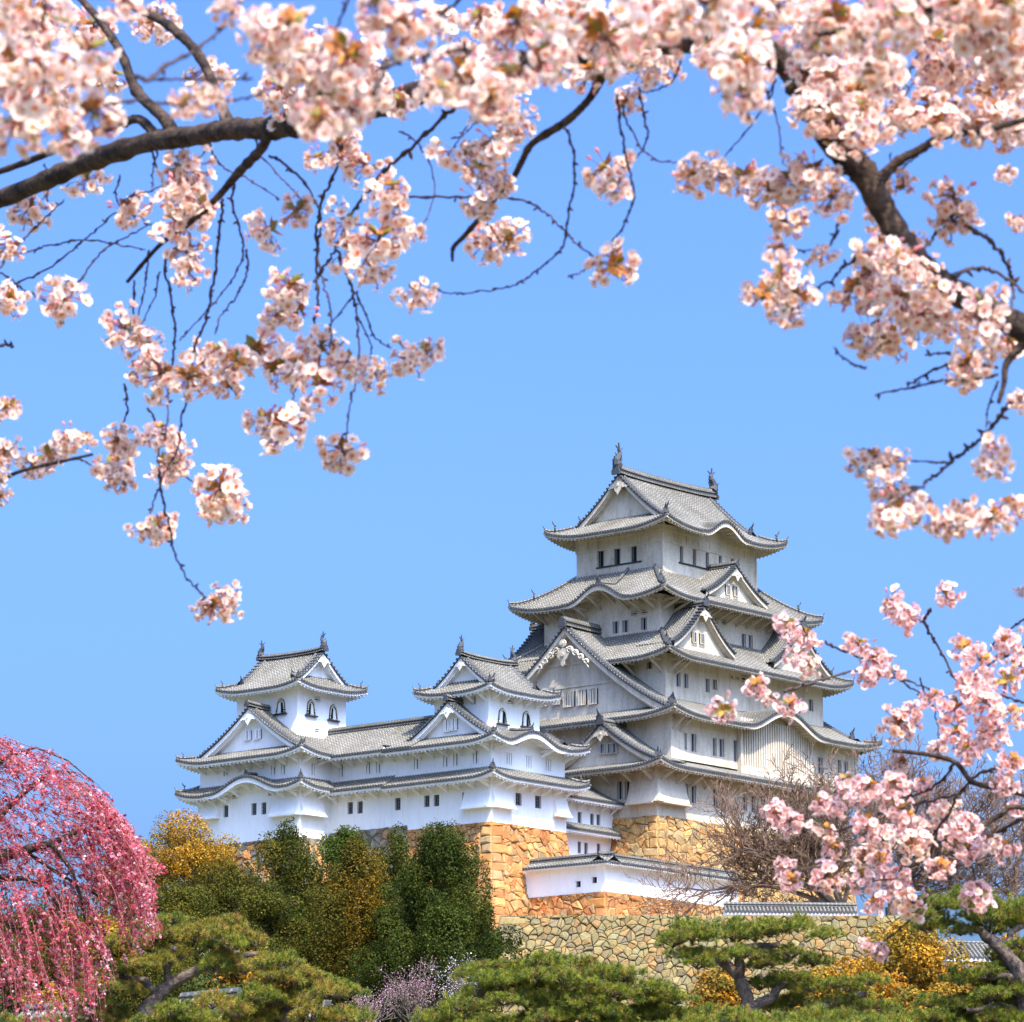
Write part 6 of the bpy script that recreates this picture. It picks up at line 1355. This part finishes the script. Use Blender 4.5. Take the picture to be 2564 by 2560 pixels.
CN = [(55, 45, 150), (85, 165, 155), (165, 110, 140), (175, 225, 125), (45, 235, 140), (20, 130, 130), (120, 260, 100), (560, 110, 145), (620, 195, 150), (545, 55, 120), (655, 110, 140), (600, 235, 100), (500, 75, 110), (680, 190, 110), (865, 150, 130), (925, 195, 110), (960, 150, 100), (830, 180, 90), (975, 55, 145), (1075, 55, 160), (1140, 80, 150), (1030, 120, 120), (1220, 50, 130), (1280, 55, 110), (1345, 40, 130), (1410, 70, 150), (1395, 140, 140), (1405, 190, 105), (1330, 15, 120), (1850, 55, 140), (1900, 110, 120), (1890, 20, 120), (1570, 40, 120), (1640, 70, 110), (1700, 50, 110), (1470, 20, 110), (770, 60, 120), (720, 20, 110), (430, 20, 70), (1530, 100, 90), (1810, 20, 110), (1650, 140, 110), (350, 200, 70), (395, 195, 70), (20, 20, 120), (230, 20, 90)]
put_clusters(rootN, rtN, YN, CN, rnd, False, .28)

# farther spray (R) entering from the lower right
YR = 11.0
limbsR = [[(3300, 2300, 60), (2850, 2080, 44), (2564, 1990, 17), (2523, 1975, 16), (2438, 1960, 15), (2393, 1910, 14), (2324, 1890, 12), (2234, 1880, 10)], [(2850, 2080, 36), (2564, 2022, 15), (2508, 2040, 14), (2448, 2075, 12), (2400, 2100, 10)]]
rootR, mbR, rnd, rtR, ppm = cherry('pinker cherry tree whose sprays reach in from the lower right edge', YR, (2.9, 11.1, 0), limbsR, None, None, 93)
mbR.tube([Vector((0, 0, -.2)), Vector((0, 0, 1.2)), Vector((-.1, 0, 2.0)), at(3300, 2300, YR)-rtR], [.15, .12, .08, 60/ppm/2], 10)
link('trunk', mbR.mesh('trunk', [M['bark']], smooth=True), rootR)
for p, w in [([(2331, 1523), (2317, 1556), (2330, 1590), (2345, 1612), (2392, 1702), (2440, 1790), (2500, 1880), (2564, 1930)], 8), ([(2320, 1562), (2300, 1552)], 6), ([(2564, 2050), (2500, 2085), (2423, 2124)], 11), ([(2564, 1905), (2448, 1940), (2398, 1990), (2289, 2015), (2174, 2050)], 9), ([(2319, 2249), (2274, 2309), (2214, 2359), (2190, 2385)], 6), ([(1961, 1731), (2028, 1710), (2126, 1682), (2200, 1690), (2290, 1712), (2400, 1760)], 8), ([(2064, 1608), (2127, 1639), (2200, 1660), (2250, 1700), (2330, 1760), (2420, 1850)], 7), ([(2000, 1790), (2010, 1745), (2040, 1712)], 5), ([(2564, 1620), (2500, 1650), (2440, 1690)], 7), ([(2564, 1760), (2500, 1740), (2440, 1750)], 7), ([(2393, 1910), (2350, 1960), (2260, 2000), (2180, 1990)], 8), ([(2174, 2050), (2100, 2080), (2040, 2060), (1980, 2050)], 6), ([(2300, 2020), (2260, 2090), (2210, 2150), (2160, 2160)], 6), ([(2398, 1990), (2360, 2060), (2300, 2130), (2240, 2210), (2200, 2270)], 7), ([(2240, 2200), (2150, 2210), (2060, 2200)], 5), ([(2423, 2124), (2440, 2190), (2445, 2240)], 6), ([(2350, 2070), (2330, 2160), (2320, 2249)], 6), ([(2400, 2100), (2340, 2150), (2290, 2200), (2285, 2260)], 6), ([(1980, 2190), (2040, 2170), (2110, 2120)], 5), ([(2564, 1550), (2500, 1600), (2470, 1640)], 6), ([(2300, 1700), (2340, 1780), (2350, 1850)], 5)]: twig(rootR, rtR, ppm, YR, p, w, rnd)
CR = [(1485, 1185, 65), (1520, 1205, 75), (1500, 1240, 50), (1525, 1260, 58), (1365, 1345, 72), (1427, 1298, 62), (1455, 1320, 55), (1490, 1336, 68), (1680, 1145, 72), (1710, 1170, 72), (1790, 1128, 66), (1620, 1222, 75), (1655, 1250, 65), (1640, 1280, 60), (1690, 1270, 55), (1820, 1230, 75), (1850, 1250, 75), (1900, 1220, 75), (1830, 1300, 80), (1800, 1345, 85), (1860, 1335, 85), (1900, 1290, 75), (1695, 1375, 85), (1720, 1350, 60), (1760, 1318, 55), (1830, 1420, 85), (1870, 1390, 80), (1910, 1440, 70), (1800, 1390, 70), (1600, 1478, 70), (1640, 1490, 75), (1690, 1486, 70), (1465, 1540, 60), (1490, 1555, 65), (1545, 1520, 62), (1575, 1530, 50), (1555, 1570, 60), (1570, 1600, 50), (1690, 1525, 65), (1715, 1550, 70), (1640, 1560, 75), (1665, 1590, 72), (1630, 1625, 65), (1660, 1625, 55), (1724, 1597, 85), (1745, 1570, 60), (1775, 1640, 66), (1784, 1545, 75), (1822, 1567, 70), (1826, 1608, 70), (1800, 1590, 60), (1867, 1593, 60), (1901, 1605, 72), (1480, 1640, 50), (1492, 1665, 58), (1559, 1661, 78), (1623, 1661, 66), (1683, 1668, 82), (1649, 1708, 65), (1721, 1713, 78), (1841, 1697, 78), (1640, 1785, 45), (1660, 1800, 45), (1910, 1350, 70), (1925, 1260, 60), (1900, 1480, 60), (1770, 1420, 50), (1740, 1480, 50), (1920, 1530, 55), (1600, 1510, 45), (1700, 1440, 45)]
CR = [(x, y, w*.86) for x, y, w in CR]
put_clusters(rootR, rtR, YR, CR, rnd, True, .4)

# small spray at the left edge (L)
YL = 9.2
rootL, mbL, rnd, rtL, ppm = cherry('cherry tree with one pale spray reaching in from the left edge at mid height', YL, (-2.6, 9.3, 0), [[(-1200, 1500, 60), (-500, 1320, 34), (-100, 1240, 16), (0, 1204, 12), (51, 1181, 10), (154, 1156, 9), (233, 1138, 7)]], None, None, 94)
mbL.tube([Vector((0, 0, -.2)), Vector((0, 0, 1.4)), Vector((.05, 0, 2.3)), at(-1200, 1500, YL)-rtL], [.15, .12, .09, 60/ppm/2], 10)
link('trunk', mbL.mesh('trunk', [M['bark']], smooth=True), rootL)
for p, w in [([(154, 1156), (190, 1150), (228, 1166)], 6), ([(400, 1100), (395, 1140), (400, 1190)], 6), ([(310, 960), (320, 1010), (305, 1080), (300, 1140)], 7), ([(370, 1020), (390, 1060), (405, 1095)], 6), ([(430, 1160), (470, 1200), (500, 1215)], 6), ([(-40, 1000), (0, 1010), (20, 1020)], 7)]: twig(rootL, rtL, ppm, YL, p, w, rnd)
CL = [(10, 775, 60), (20, 770, 45), (8, 860, 65), (60, 880, 60), (90, 865, 65), (130, 835, 65), (160, 830, 50), (110, 855, 45), (225, 835, 70), (215, 885, 80), (230, 910, 65), (240, 850, 50), (300, 820, 75), (325, 845, 70), (310, 885, 80), (335, 880, 55), (415, 930, 100), (430, 960, 80), (400, 965, 60), (275, 1005, 65), (300, 1000, 70), (400, 1150, 70), (425, 1140, 70), (0, 905, 40), (1, 940, 40)]
put_clusters(rootL, rtL, YL, CL, rnd, False, .25)
